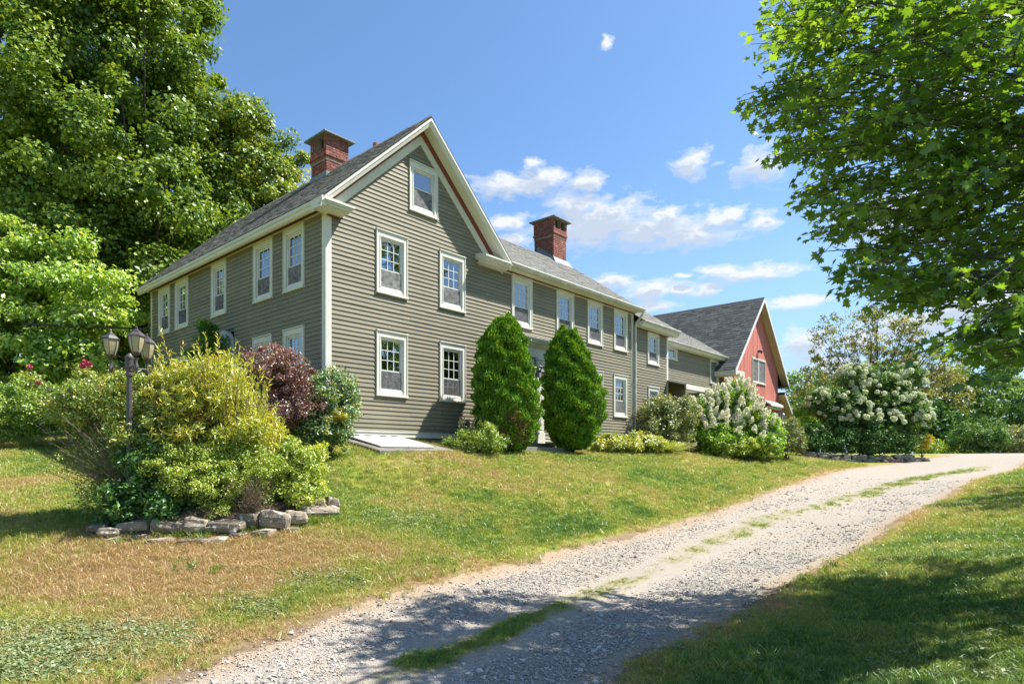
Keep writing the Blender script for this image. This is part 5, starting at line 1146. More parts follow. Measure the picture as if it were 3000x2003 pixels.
limbs('twigs', ds_, sb_, [P3(u, v, 8.4 + rng.uniform(-.2, .25)) for u, v in zip(rng.normal(740, 36, 260), rng.uniform(1385, 1530, 260))], 0.005, twig, .16, .3, 4, loc=tuple(sb_), rt=0.0022)
limbs('fine_twigs', ds_, sb_ + [-.6, 0, 0], [P3(u, v, 8.35 + rng.uniform(-.15, .15)) for u, v in zip(rng.uniform(540, 700, 120), rng.uniform(1490, 1545, 120))], 0.004, twig, .14, .3, 4, loc=tuple(sb_), rt=0.002)
# ---- corner shrubs
shrub('barberry_bush', 'purple red barberry bush in front of the side wall near the house corner', 'bush', lf_barb,
      [PB(790, 1085, 12.9, 85, 70, .7), PB(860, 1115, 12.8, 66, 72, .6), PB(830, 1220, 12.6, 110, 72, .7), PB(770, 1180, 12.9, 80, 80, .6), PB(905, 1195, 12.5, 50, 52, .5)],
      44000, 0.052, 460, 0.17, stems=50, sr=0.012, stemm=bark, tint=(0.5, 0.24))
shrub('euonymus_bush', 'variegated green bush with a golden patch against the house corner post', 'bush', lf_vari,
      [PB(975, 1140, 13.0, 65, 60, .5), PB(1000, 1190, 12.9, 60, 60, .5), PB(950, 1240, 12.8, 75, 60, .6), PB(900, 1270, 12.7, 75, 42, .5), PB(985, 1255, 12.8, 40, 40, .4)],
      32000, 0.055, 420, 0.15, stems=40, sr=0.012, tint=(0.45, 0.26))
eb = bpy.data.objects['euonymus_bush']
crown('golden_foliage', eb, lf_yell, [PB(1003, 1215, 12.5, 17, 17, .15), PB(985, 1238, 12.5, 12, 8, .1)], 330, .05, 22, .07, loc=tuple(eb.location))
sm = HW(-1.3, 5.6); shrub('small_arborvitae', 'small dark arborvitae beside the arched side door', 'shrub', lf_arb, [PB(606, 1010, sm.y, 36, 90), PB(575, 1060, sm.y, 26, 60), PB(640, 1060, sm.y, 24, 60), PB(600, 1120, sm.y, 60, 100)],
      15000, 0.085, 130, 0.16, stems=4, up=.2, droop=-1.2, aspect=.4, tint=(.2, .15))
shrub('foundation_shrub', 'dark low shrub at the base of the side wall behind the rose', 'shrub', lf_dark, [PB(500, 1130, 17.5, 90, 60, .6), PB(450, 1190, 17, 120, 60, .6), PB(700, 1200, 15, 120, 90, .6)], 14000, 0.08, 160, 0.25, stems=6)
# ---- the two arborvitae by the door
def arbor(label, cx, d, prof, tips, N, mm=lf_arb, brown=None):
    """prof: list of (v, left u, right u) in photo pixels at distance d"""
    zs = [(V0 - v) / F * d for v, _, _ in prof]; cs = [((l + r) / 2 - 1500) / F * d for _, l, r in prof]; rs = [(r - l) / 2 / F * d for _, l, r in prof]
    zs, cs, rs = zs[::-1], cs[::-1], rs[::-1]
    x0 = cs[0]; base = (x0, d, gz(x0, d)); root = plant('arborvitae', label, 'arborvitae', base, 'pair of arborvitae flanking the front door')
    # foliage fans on a lumpy body of revolution
    h = rng.random(N) ** .85; z = zs[0] + (zs[-1] - zs[0]) * h; th = rng.uniform(0, 2 * math.pi, N)
    R_ = np.interp(z, zs, rs); Cx = np.interp(z, zs, cs)
    lump = 0.07 * np.sin(th + 1.3 + z * .9) + 0.15 * np.sin(th * 5 + z * 4.2) * np.cos(z * 3.1 + th * 2) + 0.07 * np.sin(th * 9 - z * 9) + 0.05 * np.sin(z * 17 + th * 4)
    rr = R_ * (0.93 + lump) - rng.random(N) ** 2 * 0.16 * (R_ > .15) + (rng.random(N) < .03) * rng.uniform(0, .09, N)
    P = np.stack([Cx + rr * np.cos(th), d + rr * .92 * np.sin(th), z], -1)
    extra = []
    for (u, v, dd, hw) in tips:
        m_ = N // 26; t = P3(u, v, d + dd); q = rng.random(m_); ph = rng.uniform(0, 2 * math.pi, m_); rad_ = hw / F * d * (q ** .75) * (1 + .15 * np.sin(ph * 3))
        extra.append(np.stack([t[0] + rad_ * np.cos(ph), t[1] + rad_ * np.sin(ph), t[2] - q * hw * 3.4 / F * d], -1))
    P2 = np.concatenate([P] + extra); o_ = np.concatenate([np.stack([np.cos(th), np.sin(th), np.zeros(N)], -1)] + [unit(e - e.mean(0)) for e in extra])
    M_ = len(P2); nr = unit(np.cross(o_, [0, 0, 1.0]) * rng.choice([-1, 1], (M_, 1)) * .55 + o_ * .6 + rng.normal(0, .45, (M_, 3))); ax = unit(o_ * .45 + np.array([0, 0, .9]) + rng.normal(0, .35, (M_, 3)))
    tint = np.clip(rng.normal(.45, .2, M_) + .22 * np.sin(P2[:, 2] * 9 + P2[:, 0] * 7) * np.cos(P2[:, 1] * 8), 0, .97)
    me = leaf_mesh('foliage', P2 - np.array(base), nr, ax, rng.uniform(.06, .115, M_), .42, tint, DIAMOND); link('foliage', me, mm, root)
    # solid inner body that blocks see-through, shade put into its dark green
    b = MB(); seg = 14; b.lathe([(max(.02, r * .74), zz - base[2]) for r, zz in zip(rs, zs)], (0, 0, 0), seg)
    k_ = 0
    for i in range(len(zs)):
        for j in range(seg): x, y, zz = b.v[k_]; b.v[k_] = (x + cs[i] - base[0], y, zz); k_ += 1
    b.build('inner_shade_body', innerd, root, smooth=True)
    b = MB(); b.tube([(0, 0, -.2), (0.03, 0, 1.2), (cs[-1] - base[0], 0, zs[-2] - base[2])], [.07, .06, .02], 8); b.build('trunk', bark, root, smooth=True)
    if brown:
        for (u, v, ru, rv) in brown:
            m_ = 2600; a = rng.normal(0, .5, (m_, 2)); uu = u + a[:, 0] * ru; vv = v + a[:, 1] * rv; zz = (V0 - vv) / F * (d - .8)
            rl = np.interp(zz, zs, rs); xx = (uu - 1500) / F * (d - .8); cc = np.interp(zz, zs, cs); dx = np.clip((xx - cc) / rl, -.97, .97); yy = d - rl * .92 * np.sqrt(1 - dx ** 2) * .97
            ok = np.abs(dx) < .96; Pb = np.stack([xx, yy, zz], -1)[ok]; nn = unit(rng.normal(size=(len(Pb), 3)) + [0, -.9, .2]); ax = unit(rng.normal(size=(len(Pb), 3)) + [0, 0, .6])
            link('browned_foliage', leaf_mesh('browned_foliage', Pb - np.array(base), nn, ax, rng.uniform(.05, .10, len(Pb)), .45, np.clip(rng.normal(.45, .25, len(Pb)), 0, 1), DIAMOND), lf_arbb, root)
    return root
arbor('shorter round arborvitae at the left of the front door, browned near its base', 0, 16.7, [(935, 1464, 1506), (960, 1440, 1522), (1000, 1416, 1541), (1060, 1397, 1553), (1120, 1386, 1564), (1180, 1380, 1573), (1230, 1382, 1570), (1280, 1398, 1560), (1320, 1430, 1535)],
      [(1488, 922, 0, 30), (1455, 936, .1, 26), (1505, 960, -.3, 26), (1440, 990, .1, 22)], 46000, brown=[(1495, 1255, 48, 42)])
arbor('taller dark arborvitae at the right of the front door with a pointed top', 0, 18.9, [(972, 1640, 1686), (1010, 1618, 1710), (1060, 1602, 1731), (1110, 1592, 1750), (1160, 1585, 1764), (1200, 1583, 1766), (1250, 1592, 1752), (1290, 1610, 1735), (1318, 1640, 1715)],
      [(1649, 955, 0, 20), (1684, 966, .1, 24), (1625, 1010, -.2, 22)], 42000, brown=None)
# weeds and dry stalks left of the first arborvitae
shrub('weed_patch', 'weedy dark greenery under the wall left of the first arborvitae', 'plant', lf_spir, [PB(1345, 1302, 15.6, 45, 22, .4), PB(1425, 1298, 15.4, 60, 28, .4), PB(1385, 1280, 15.7, 46, 22, .3), PB(1430, 1262, 15.7, 22, 26, .3)], 11000, .075, 190, .14, stems=20, sr=.006, stemm=straw, aspect=.3, tint=(.3, .2))
ds2 = plant('dried_flower_stalks', 'pale dried flower stalks standing up against the clapboards', 'stalks', (*P3(1360, 1, 15.9)[:2], gz(*P3(1360, 1, 15.9)[:2])))
sb2 = np.array(ds2.location); b = MB()
for u in list(rng.uniform(1338, 1368, 8)) + list(rng.uniform(1378, 1415, 8)):
    t = P3(u + rng.normal(0, 3), rng.uniform(1215, 1240), 15.8) - sb2; b.tube([(P3(u, 0, 15.8)[0] - sb2[0], 0, 0), tuple(t * .5 + [rng.normal(0, .02), 0, 0]), tuple(t)], [.006, .006, .004], 4); b.tube([tuple(t * .82), tuple(t)], [.012, .008], 5)
b.build('stalks', straw, ds2)
# ---- bright bed plants (day lilies and hostas) before the right part of the front
def blades(name, parent, m, pts, L, w, N, spread=.6, loc=(0, 0, 0)):
    b_ = pts[rng.integers(0, len(pts), N)] + rng.normal(0, .05, (N, 3)) * [1, 1, 0]; dr_ = unit(np.stack([rng.normal(0, spread, N), rng.normal(0, spread, N), np.ones(N)], -1)); Ls = L * rng.uniform(.6, 1.2, N)
    side = unit(np.cross(dr_, rng.normal(size=(N, 3)))); out_ = dr_ * [1, 1, 0] + rng.normal(0, .1, (N, 3)) * [1, 1, 0]
    T = []
    for s_, ww in ((0, 1), (.4, .9), (.75, .6), (1.0, .05)):
        c = b_ + dr_ * (Ls * s_)[:, None] + out_ * (Ls * s_ ** 2 * .9)[:, None] - np.array([0, 0, 1]) * (Ls * s_ ** 3 * .45)[:, None]
        T += [c - side * w * ww / 2, c + side * w * ww / 2]
    V = np.stack(T, 1) - np.array(loc); Fq = np.array([[0, 1, 3, 2], [2, 3, 5, 4], [4, 5, 7, 6]])[None] + (np.arange(N) * 8)[:, None, None]
    me = npmesh(name, V.reshape(-1, 3), Fq.reshape(-1, 4), np.repeat(np.clip(rng.normal(.5, .25, N), 0, 1), 8)); return link(name, me, m, parent)
def bedline(u0, u1, v, d0, d1, n_): 
    return np.array([[*(q := P3(u0 + (u1 - u0) * s, v, d0 + (d1 - d0) * s))[:2], gz(q[0], q[1])] for s in np.linspace(0, 1, n_)])
hp = bedline(1735, 1960, 1322, 20.3, 22.6, 14)
hs = plant('hosta_row', 'row of bright yellow green hostas at the foot of the front wall', 'plants', hp[6])
crown('foliage', hs, lf_bed, [PB(1750 + i * 22, 1300 - (i % 2) * 4, 20.2 + i * .22, 26, 22, .45) for i in range(9)], 14000, .10, 170, .16, loc=tuple(hp[6]), aspect=.45, up=.8, minz=.0, tint=(.55, .25))
dl = plant('day_lily', 'arching day lily clump at the right end of the hosta row', 'plant', hp[12])
blades('leaves', dl, lf_bed, hp[10:14] + rng.normal(0, .05, (4, 3)) * [1, 1, 0], .75, .028, 900, .5, loc=tuple(hp[12]))
# ---- grey-green shrub before the link, hydrangeas
shrub('privet_shrub', 'loose olive green shrub in front of the low link window', 'shrub', lf_olive, [PB(1925, 1225, 24.0, 55, 60, .9), PB(1985, 1215, 24.2, 60, 55, .9), PB(1900, 1270, 23.8, 40, 45, .7), PB(1965, 1265, 24, 60, 45, .8), PB(1955, 1180, 24, 22, 26, .4), PB(2000, 1180, 24, 16, 20, .3)], 26000, .085, 380, .24, stems=40, sr=.018, tint=(.45, .25))
def hydrangea(name, label, m, blobs, N, size, heads, pm, hsz, cone, clumps=260, cr=.28, base=None, lowcut=0.3):
    root, bs_, C_ = shrub(name, label, 'hydrangea', m, blobs, N, size, clumps, cr, base=base, stems=30, sr=.022, tint=(.5, .25))
    B = np.array([b_[:6] for b_ in blobs]); zmin, zmax = (B[:, 2] - B[:, 5]).min(), (B[:, 2] + B[:, 5]).max()
    pts = []; 
    while len(pts) < heads:
        p, d_, k_ = in_blobs(blobs, 1, .05); p = p[0]; dd = d_[0]
        inside = ((((p - B[:, :3]) / B[:, 3:6]) ** 2).sum(1) < .8).sum() > 0
        if inside or dd[2] < -.45 or (p[2] - zmin) / (zmax - zmin) < lowcut * rng.uniform(.7, 1.3) or dd[1] > .75: continue
        if pts and min(np.linalg.norm(p - q[0]) for q in pts) < hsz * .75: continue
        pts.append((p, dd))
    protos = []
    for s_ in range(4):
        N_ = 110; t = rng.random(N_); d = unit(rng.normal(size=(N_, 3)))
        if cone: r_ = (1 - t * .8) * .5; P_ = np.stack([d[:, 0] * r_, d[:, 1] * r_, t * 1.35 - .3], -1)
        else: P_ = d * np.array([.5, .5, .42]) * rng.uniform(.75, 1, (N_, 1))
        me = leaf_mesh('flower_head', P_, unit(d + rng.normal(size=(N_, 3)) * .4), unit(rng.normal(size=(N_, 3))), .30, .9, rng.random(N_)); me.materials.append(pm); protos.append(me)
    for i, (p, dd) in enumerate(pts):
        o = bpy.data.objects.new('flower_head', protos[i % 4]); COL.objects.link(o); o.parent = root; s_ = hsz * rng.uniform(.7, 1.25); o.scale = (s_, s_, s_)
        o.location = p - np.array(bs_) + dd * .06; q = Vector((dd[0] * .8, dd[1] * .8, .8 if cone else .5)); o.rotation_euler = q.to_track_quat('Z', 'Y').to_euler()
    return root
hydrangea('hydrangea_bush', 'tall hydrangea with cream cone shaped flowers before the red barn gable', lf_hyd,
          [PB(2058, 1215, 25.5, 36, 42, .9), PB(2108, 1192, 25.8, 46, 44, 1.0), PB(2160, 1160, 26, 34, 44, .8), PB(2165, 1225, 26, 66, 66, 1.2), PB(2225, 1258, 26, 40, 42, .9), PB(2095, 1275, 25, 72, 58, 1.1), PB(2185, 1290, 25.4, 82, 44, 1.1), PB(2262, 1285, 26, 30, 40, .7)],
          52000, .13, 150, petal, .26, True, clumps=420, cr=.26, base=(*P3(2150, 1, 25.8)[:2], gz(*P3(2150, 1, 25.8)[:2])), lowcut=.33)
shrub('spirea_shrub', 'low bright green spirea at the foot of the tall cream hydrangea', 'shrub', lf_spir, [PB(2185, 1310, 24.3, 32, 24, .4), PB(2130, 1320, 24.2, 40, 24, .4), PB(2240, 1312, 24.8, 40, 22, .4)], 9000, .07, 140, .14, stems=10, tint=(.6, .25))
shrub('weigela_shrub', 'dark reddish green shrub just right of the tall cream hydrangea', 'shrub', lf_olive, [PB(2300, 1270, 27, 32, 50, .7), PB(2330, 1285, 27.4, 24, 40, .6), PB(2275, 1300, 26.6, 24, 30, .5)], 9000, .09, 150, .2, stems=14, tint=(.35, .25))
hydrangea('hydrangea_bush', 'wide round hydrangea with greenish white ball flowers above the low stone wall', lf_hyd2,
          [PB(2470, 1210, 33, 80, 70, 1.4), PB(2560, 1180, 33.5, 110, 90, 1.6), PB(2640, 1220, 33, 75, 80, 1.4), PB(2550, 1090, 34, 30, 34, .8), PB(2660, 1110, 33.5, 45, 42, .9), PB(2500, 1110, 33.5, 50, 40, 1), PB(2410, 1190, 33, 45, 50, 1.0), PB(2550, 1260, 32.5, 140, 60, 1.5)],
          46000, .15, 215, petal2, .26, False, clumps=380, cr=.36, base=(*P3(2550, 1, 33.4)[:2], gz(*P3(2550, 1, 33.4)[:2])), lowcut=.32)
shrub('garden_perennials', 'mixed dark perennials in front of the ball flowered hydrangea', 'plants', lf_dark, [PB(2390, 1280, 31.8, 55, 48, .7), PB(2470, 1295, 31.6, 50, 34, .6), PB(2560, 1295, 31.4, 60, 34, .6), PB(2640, 1300, 31.6, 45, 28, .6), PB(2360, 1300, 31.8, 30, 34, .6)], 16000, .12, 240, .24, stems=16, tint=(.5, .28))
shrub('golden_shrub', 'small golden green shrub at the right end of the second bed', 'shrub', lf_yell, [PB(2702, 1290, 32.6, 26, 26, .6)], 2600, .10, 50, .18, stems=5, aspect=.5)
shrub('pale_green_shrub', 'pale green shrub in the gap between barn and second hydrangea', 'shrub', lf_hyd, [PB(2360, 1210, 38, 32, 40, .9), PB(2400, 1190, 40, 40, 30, .9)], 7000, .14, 110, .3, stems=8, tint=(.7, .2))
# low dry-laid wall of the second bed
w2 = empty('stone_wall', (0, 0, 0), 0, 'low dry laid stone wall in front of the ball flowered hydrangea', 'stone wall')
k = 0
for row in range(3):
    u = 2352 + row * 9
    while u < 2712 - row * 10:
        w = rng.uniform(.28, .75); d_ = 30.9 + abs(u - 2540) / 1500 + .5 * ((u - 2540) / 180) ** 2 * .6; x = (u - 1500) / F * d_
        me = stone_mesh('stone', w, .42, rng.uniform(.11, .15), 200 + k, .2); me.materials.append(stoneB)
        link('stone', me, None, w2, (x, d_ + row * .05, gz(x, d_) - .03 + row * .115), (rng.normal(0, .04), rng.normal(0, .04), rng.normal(0, .1))); u += w * F / d_ * .98; k += 1
# ---- wispy tree behind the second hydrangea
wx, wy = P3(2560, 1, 40)[:2]; wz = gz(wx, wy)
wt_ = plant('crabapple_tree', 'open wispy tree with sparse brownish leaves behind the ball flowered hydrangea', 'tree', (wx, wy, wz))
blw = [PB(2560, 1010, 40, 130, 100, 2.5), PB(2440, 1060, 40, 80, 80, 2), PB(2660, 1050, 40, 100, 90, 2), PB(2370, 1130, 39, 60, 60, 1.5), PB(2740, 1090, 40, 70, 80, 2), PB(2330, 1170, 38, 40, 50, 1.2), PB(2560, 930, 40, 90, 40, 1.5), PB(2430, 970, 40, 50, 50, 1.5), PB(2680, 950, 40, 60, 40, 1.5)]
_, cw = crown('crown', wt_, lf_brown, blw, 15000, .16, 460, .34, loc=(wx, wy, wz), shell=.5, aspect=.55, tint=(.5, .26), flat=.6)
limbs('trunk', wt_, (wx, wy, wz - .3), [(wx + .2, wy, wz + 3.2), (wx - 1.2, wy, wz + 3), (wx + 1.4, wy, wz + 3.2)], .16, bark, .15, .4, 7, loc=(wx, wy, wz), rt=.07)
limbs('branch', wt_, (wx, wy, wz + .9), cw[rng.choice(len(cw), 130, replace=False)], .075, bark, .35, .4, 4, loc=(wx, wy, wz), rt=.012)
# ---- distant trees and shrubs on the right
def ftree(label, u, v, d, ru, rv, N, m=lf_far, size=.28, name='background_tree', group='trees beyond the bend of the drive', cl=150, cr=.9, extra=()):
    x, y = P3(u, 1, d)[:2]; z = gz(x, y); r_ = plant(name, label, 'tree', (x, y, z), group)
    _, cc = crown('crown', r_, m, [PB(u, v, d, ru, rv)] + [PB(*e) for e in extra], N, size, cl, cr, loc=(x, y, z), aspect=.8, tint=(.5, .25), clumptint=.2)
    limbs('trunk', r_, (x, y, z - .3), [(x, y, (V0 - v) / F * d + .5)], .3, bark, .2, .5, 7, loc=(x, y, z), rt=.1)
ftree('tall blue green tree at the right edge behind the drive', 2960, 1110, 62, 170, 150, 20000, extra=((2860, 1170, 60, 90, 110), (2900, 1230, 58, 110, 70)))
ftree('small dark round tree beyond the meadow, left of the clipped shrubs', 2730, 1240, 55, 60, 62, 8000, lf_dark, .3, extra=((2700, 1270, 55, 40, 40),))
ftree('yellowing tree between the wispy tree and the dark round tree', 2700, 1180, 58, 95, 50, 9000, lf_brown, extra=((2770, 1160, 57, 60, 70),))
ftree('green tree behind the right side of the barn', 2370, 1150, 62, 70, 70, 9000, lf_far, extra=((2440, 1170, 62, 90, 60), (2330, 1230, 60, 50, 60)))
ftree('far grey green tree left of the drive end', 2790, 1250, 75, 120, 60, 8000, lf_far, .35)
ftree('far tree line behind the second hydrangea', 2560, 1230, 78, 240, 60, 14000, lf_dark, .4)
ftree('broad green tree at the right edge above the clipped shrubs', 3080, 1200, 55, 150, 120, 12000)
shrub('rounded_shrub', 'rounded green shrub with pale tips where the drive leaves the picture', 'shrub', lf_hyd2, [PB(2850, 1285, 43.5, 62, 48, 1.3), PB(2900, 1275, 43.8, 50, 50, 1.2)], 14000, .15, 220, .38, stems=8, tint=(.62, .25), group='clipped shrubs beyond the end of the drive')
shrub('rounded_shrub', 'brownish rounded shrub at the right edge beside the drive', 'shrub', lf_olive, [PB(2965, 1285, 44.5, 60, 46, 1.3), PB(3040, 1275, 45, 60, 50, 1.3)], 12000, .15, 200, .38, stems=8, tint=(.6, .25), group='clipped shrubs beyond the end of the drive')
shrub('meadow_plants', 'pale unmown weeds between the second bed and the clipped shrubs', 'plants', lf_hedge, [PB(2760, 1318, 46, 45, 16, 2.0), PB(2800, 1320, 48, 40, 12, 2.0), PB(2720, 1310, 46, 30, 18, 1.5)], 6000, .14, 120, .3, stems=0, tint=(.7, .2))
# the far edge of the woods all round the fields, one continuous low mass
wb_ = [(*P3(u_, 1302, 84.0), 6.5, 3.0, 2.6) for u_ in range(-500, 3600, 170)]
wo, _ = crown('woodland_edge', None, lf_far, wb_, 34000, .5, 700, 1.3, aspect=.8, tint=(.4, .25), minz=0.0); wo['kind'] = 'stuff'; wo['label'] = 'distant low green edge of the woods along the horizon'; wo['category'] = 'woods'
# trees out of frame to the right and behind, seen in the window glass and as long shade on the bank
for (lab, x, y, h, r_) in (('tall leafy tree beyond the right edge of the grassy bank', 20.5, 13.0, 13.5, 5.0),):
    z = gz(x, y); rr_ = plant('shade_tree', lab, 'tree', (x, y, z))
    crown('crown', rr_, lf_maple, [(x, y, z + h * .58, r_, r_, h * .44)], 9000, .3, 200, .8, loc=(x, y, z), aspect=.8)
    limbs('trunk', rr_, (x, y, z - .3), [(x, y, z + h * .7)], .3, bark, .2, .5, 8, loc=(x, y, z), rt=.1)

# ---- the near maple whose boughs hang into the picture at the right
MX, MY = 8.6, 5.4; MZ = gz(MX, MY); MT = np.array([MX, MY, MZ])
nm = plant('maple_tree', 'near maple whose leafy boughs hang across the upper right of the picture', 'tree', MT)
POLY = np.array([(2210, -80), (2235, 20), (2180, 110), (2262, 215), (2140, 300), (2215, 385), (2240, 480), (2320, 560), (2340, 690), (2470, 740), (2440, 860), (2540, 915), (2680, 880), (2800, 900), (2730, 985), (2690, 1040), (2800, 1060), (2950, 1080), (3100, 1100), (3300, 900), (3300, -80)], float)
def inpoly(u, v):
    c = np.zeros(u.shape, bool); j = len(POLY) - 1
    for i in range(len(POLY)):
        (x1, y1), (x2, y2) = POLY[i], POLY[j]
        c ^= ((y1 > v) != (y2 > v)) & (u < (x2 - x1) * (v - y1) / (y2 - y1 + 1e-9) + x1); j = i
    return c
SP = []
edgepts = [(2190, 105), (2160, 300), (2230, 215), (2240, 390), (2330, 560), (2350, 690), (2460, 750), (2450, 860), (2545, 905), (2620, 890), (2700, 1010), (2750, 1040), (2240, 30), (2260, 470), (2400, 700), (2830, 1040), (2900, 1060), (2960, 1050), (2175, 280), (2200, 320), (2215, 270), (2250, 330), (2200, 130), (2230, 160), (2260, 120), (2250, 60), (2280, 250), (2290, 420), (2270, 360), (2330, 620), (2370, 640), (2360, 560), (2480, 800), (2520, 850)]
for (u, v) in edgepts: SP.append(P3(u, v, rng.uniform(5.6, 7.2)))
while len(SP) < 500:
    u, v = rng.uniform(2150, 3250), rng.uniform(-80, 1080)
    if not inpoly(np.array([u + 0.]), np.array([v + 0.]))[0]: continue
    if 2650 < u < 3000 and 930 < v < 1010 and rng.random() < .85: continue
    if v > 960 and rng.random() < .6: continue
    if v > 800 and u < 2700 and rng.random() < .45: continue
    SP.append(P3(u, v, rng.uniform(4.6, 8.2)))
NEAR = len(SP)
for (u, v) in [(2740, 1010), (2690, 1035), (2780, 1000), (2830, 990), (2800, 1045), (2860, 1030), (2900, 1050), (2890, 985), (2940, 960), (2960, 1040), (2990, 1070), (2850, 945), (2920, 905), (2980, 900), (2760, 975), (2420, 830), (2480, 860), (2540, 880), (2450, 790), (2600, 875), (2590, 835), (2520, 820), (2660, 860), (2720, 850), (2780, 870), (2850, 860), (2380, 740), (2960, 980), (2930, 1000)]:
    SP.append(P3(u, v, rng.uniform(4.2, 5.4)))
Pn, Nn_, An, Sn = [], [], [], []; tb = MB()
for i, t in enumerate(SP):
    # a twig reaching outwards from the trunk side, slightly drooping at its tip
    inw = np.array([MX, MY, t[2] * .8 + .6]) - t; inw = unit(inw + rng.normal(0, .9, 3) * [1, 1, .5]); L = rng.uniform(.7, 1.15)
    s0 = t + inw * L + np.array([0, 0, rng.uniform(.0, .25)]); mid = (s0 + t) / 2 + np.array([0, 0, .06]) + rng.normal(0, .04, 3)
    tb.tube([tuple(s0 - MT), tuple(mid - MT), tuple(t - MT)], [.009, .006, .003], 4, cap=False)
    for side in range(4):
        # side shoots
        a0 = s0 + (t - s0) * rng.uniform(.1, .6); dr_ = unit((t - s0) / L + rng.normal(0, .6, 3) * [1, 1, .5]); e0 = a0 + dr_ * rng.uniform(.25, .45)
        tb.tube([tuple(a0 - MT), tuple(e0 - MT)], [.005, .0025], 3, cap=False)
        for q in np.linspace(.15, 1, 7):
            p = a0 + (e0 - a0) * q; ax = unit(dr_ * .5 + rng.normal(0, .6, 3) + [0, 0, -.35]); Pn.append(p + ax * .03); An.append(ax); Nn_.append(unit(rng.normal(0, .5, 3) + [0, 0, .9])); Sn.append(rng.uniform(.055, .105))
    for q in np.linspace(.15, 1, 11):
        p = s0 * (1 - q) ** 2 + 2 * q * (1 - q) * mid + q * q * t; ax = unit((t - s0) / L * .5 + rng.normal(0, .6, 3) + [0, 0, -.35]); Pn.append(p + ax * .03); An.append(ax); Nn_.append(unit(rng.normal(0, .5, 3) + [0, 0, .9])); Sn.append(rng.uniform(.06, .125))
Pn, Nn_, An, Sn = map(np.array, (Pn, Nn_, An, Sn)); tw = np.repeat(rng.normal(.5, .17, len(SP)), 39)[:len(Pn)]
for q_, curl in enumerate((1.0, 2.6, -1.6)):
    T_ = MAPLE[0].copy(); T_[:, 2] = .14 * curl * np.abs(T_[:, 0]) - .10 * (1 + q_) * T_[:, 1] ** 2 + np.random.default_rng(q_).normal(0, .03, len(T_))
    T_[:, 0] *= (1.0, .8, .92)[q_]; s_ = np.arange(len(Pn)) % 3 == q_
    me = leaf_mesh('leaves', Pn[s_] - MT, Nn_[s_], An[s_], Sn[s_], 1.0, np.clip(tw[s_] + rng.normal(0, .16, s_.sum()), 0, 1), (T_, MAPLE[1])); o = link('leaves', me, lf_near, nm); o['kind'] = 'stuff'
tb.build('twigs', bark, nm)
limbs('bough', nm, (MX, MY, MZ + 2.2), [SP[i] + unit(np.array([MX, MY, SP[i][2]]) - SP[i]) * .9 for i in rng.choice(len(SP), 46, replace=False)], .07, bark, .3, .4, 6, loc=tuple(MT), rt=.010)
crown('crown', nm, lf_near, [(MX + 2.6, MY + .5, MZ + 6.2, 3.0, 4.2, 2.9), (MX + 1.5, MY - 2.5, MZ + 6.5, 3.2, 2.5, 2.2), (MX - 1.8, MY + .6, MZ + 8.4, 2.9, 2.2, 1.0)], 6000, .15, 240, .6, loc=tuple(MT), aspect=1.0, shape=MAPLE, shell=.45)
limbs('trunk', nm, MT - [0, 0, .3], [MT + [.1, 0, 5.5]], .26, bark, .1, .5, 12, loc=tuple(MT), rt=.12)

# ------------------------------------------------------------------ scattered ground cover (geometry-node instances)
PC = bpy.data.collections.new('cover_prototypes')
def scatter(name, protos, P, rot, scl, tint, label=None):
    cl = bpy.data.collections.new(name + '_protos')
    for p in protos: cl.objects.link(p)
    me = bpy.data.meshes.new(name); N = len(P); me.vertices.add(N); me.vertices.foreach_set('co', P.astype(np.float32).ravel())
    for an, ty, ar, key in (('rot', 'FLOAT_VECTOR', rot, 'vector'), ('scl', 'FLOAT', scl, 'value'), ('tint', 'FLOAT', tint, 'value')):
        a = me.attributes.new(an, ty, 'POINT'); a.data.foreach_set(key, np.ascontiguousarray(ar, dtype=np.float32).ravel())
    o = bpy.data.objects.new(name, me); COL.objects.link(o); o['kind'] = 'stuff'; o['label'] = {'lawn_grass': 'short mown grass, green and dry brown, covering the lawn', 'median_grass': 'thin grass strip growing between the wheel tracks of the drive', 'weed_tufts': 'taller weed tufts along the stone edging and on the bank', 'clover_patch': 'pale bluish green clover leaves spreading at the lower left of the lawn', 'drive_gravel': 'loose grey and tan gravel lying on the drive'}[name]; o['category'] = name.split('_')[-1]
    g_ = bpy.data.node_groups.new(name + '_nodes', 'GeometryNodeTree'); g_.interface.new_socket('Geometry', in_out='INPUT', socket_type='NodeSocketGeometry'); g_.interface.new_socket('Geometry', in_out='OUTPUT', socket_type='NodeSocketGeometry')
    q = NT(g_); gi_ = q('NodeGroupInput'); go_ = q('NodeGroupOutput')
    ci = q('GeometryNodeCollectionInfo', {'Collection': cl, 'Separate Children': True, 'Reset Children': True})
    ra = q('GeometryNodeInputNamedAttribute', {'Name': 'rot'}, data_type='FLOAT_VECTOR'); sa = q('GeometryNodeInputNamedAttribute', {'Name': 'scl'}, data_type='FLOAT')
    ip = q('GeometryNodeInstanceOnPoints', {'Points': gi_.outputs[0], 'Instance': ci.outputs[0], 'Pick Instance': True, 'Rotation': ra.outputs[0], 'Scale': sa.outputs[0]})
    g_.links.new(ip.outputs[0], go_.inputs[0]); md = o.modifiers.new('scatter', 'NODES'); md.node_group = g_
    return o
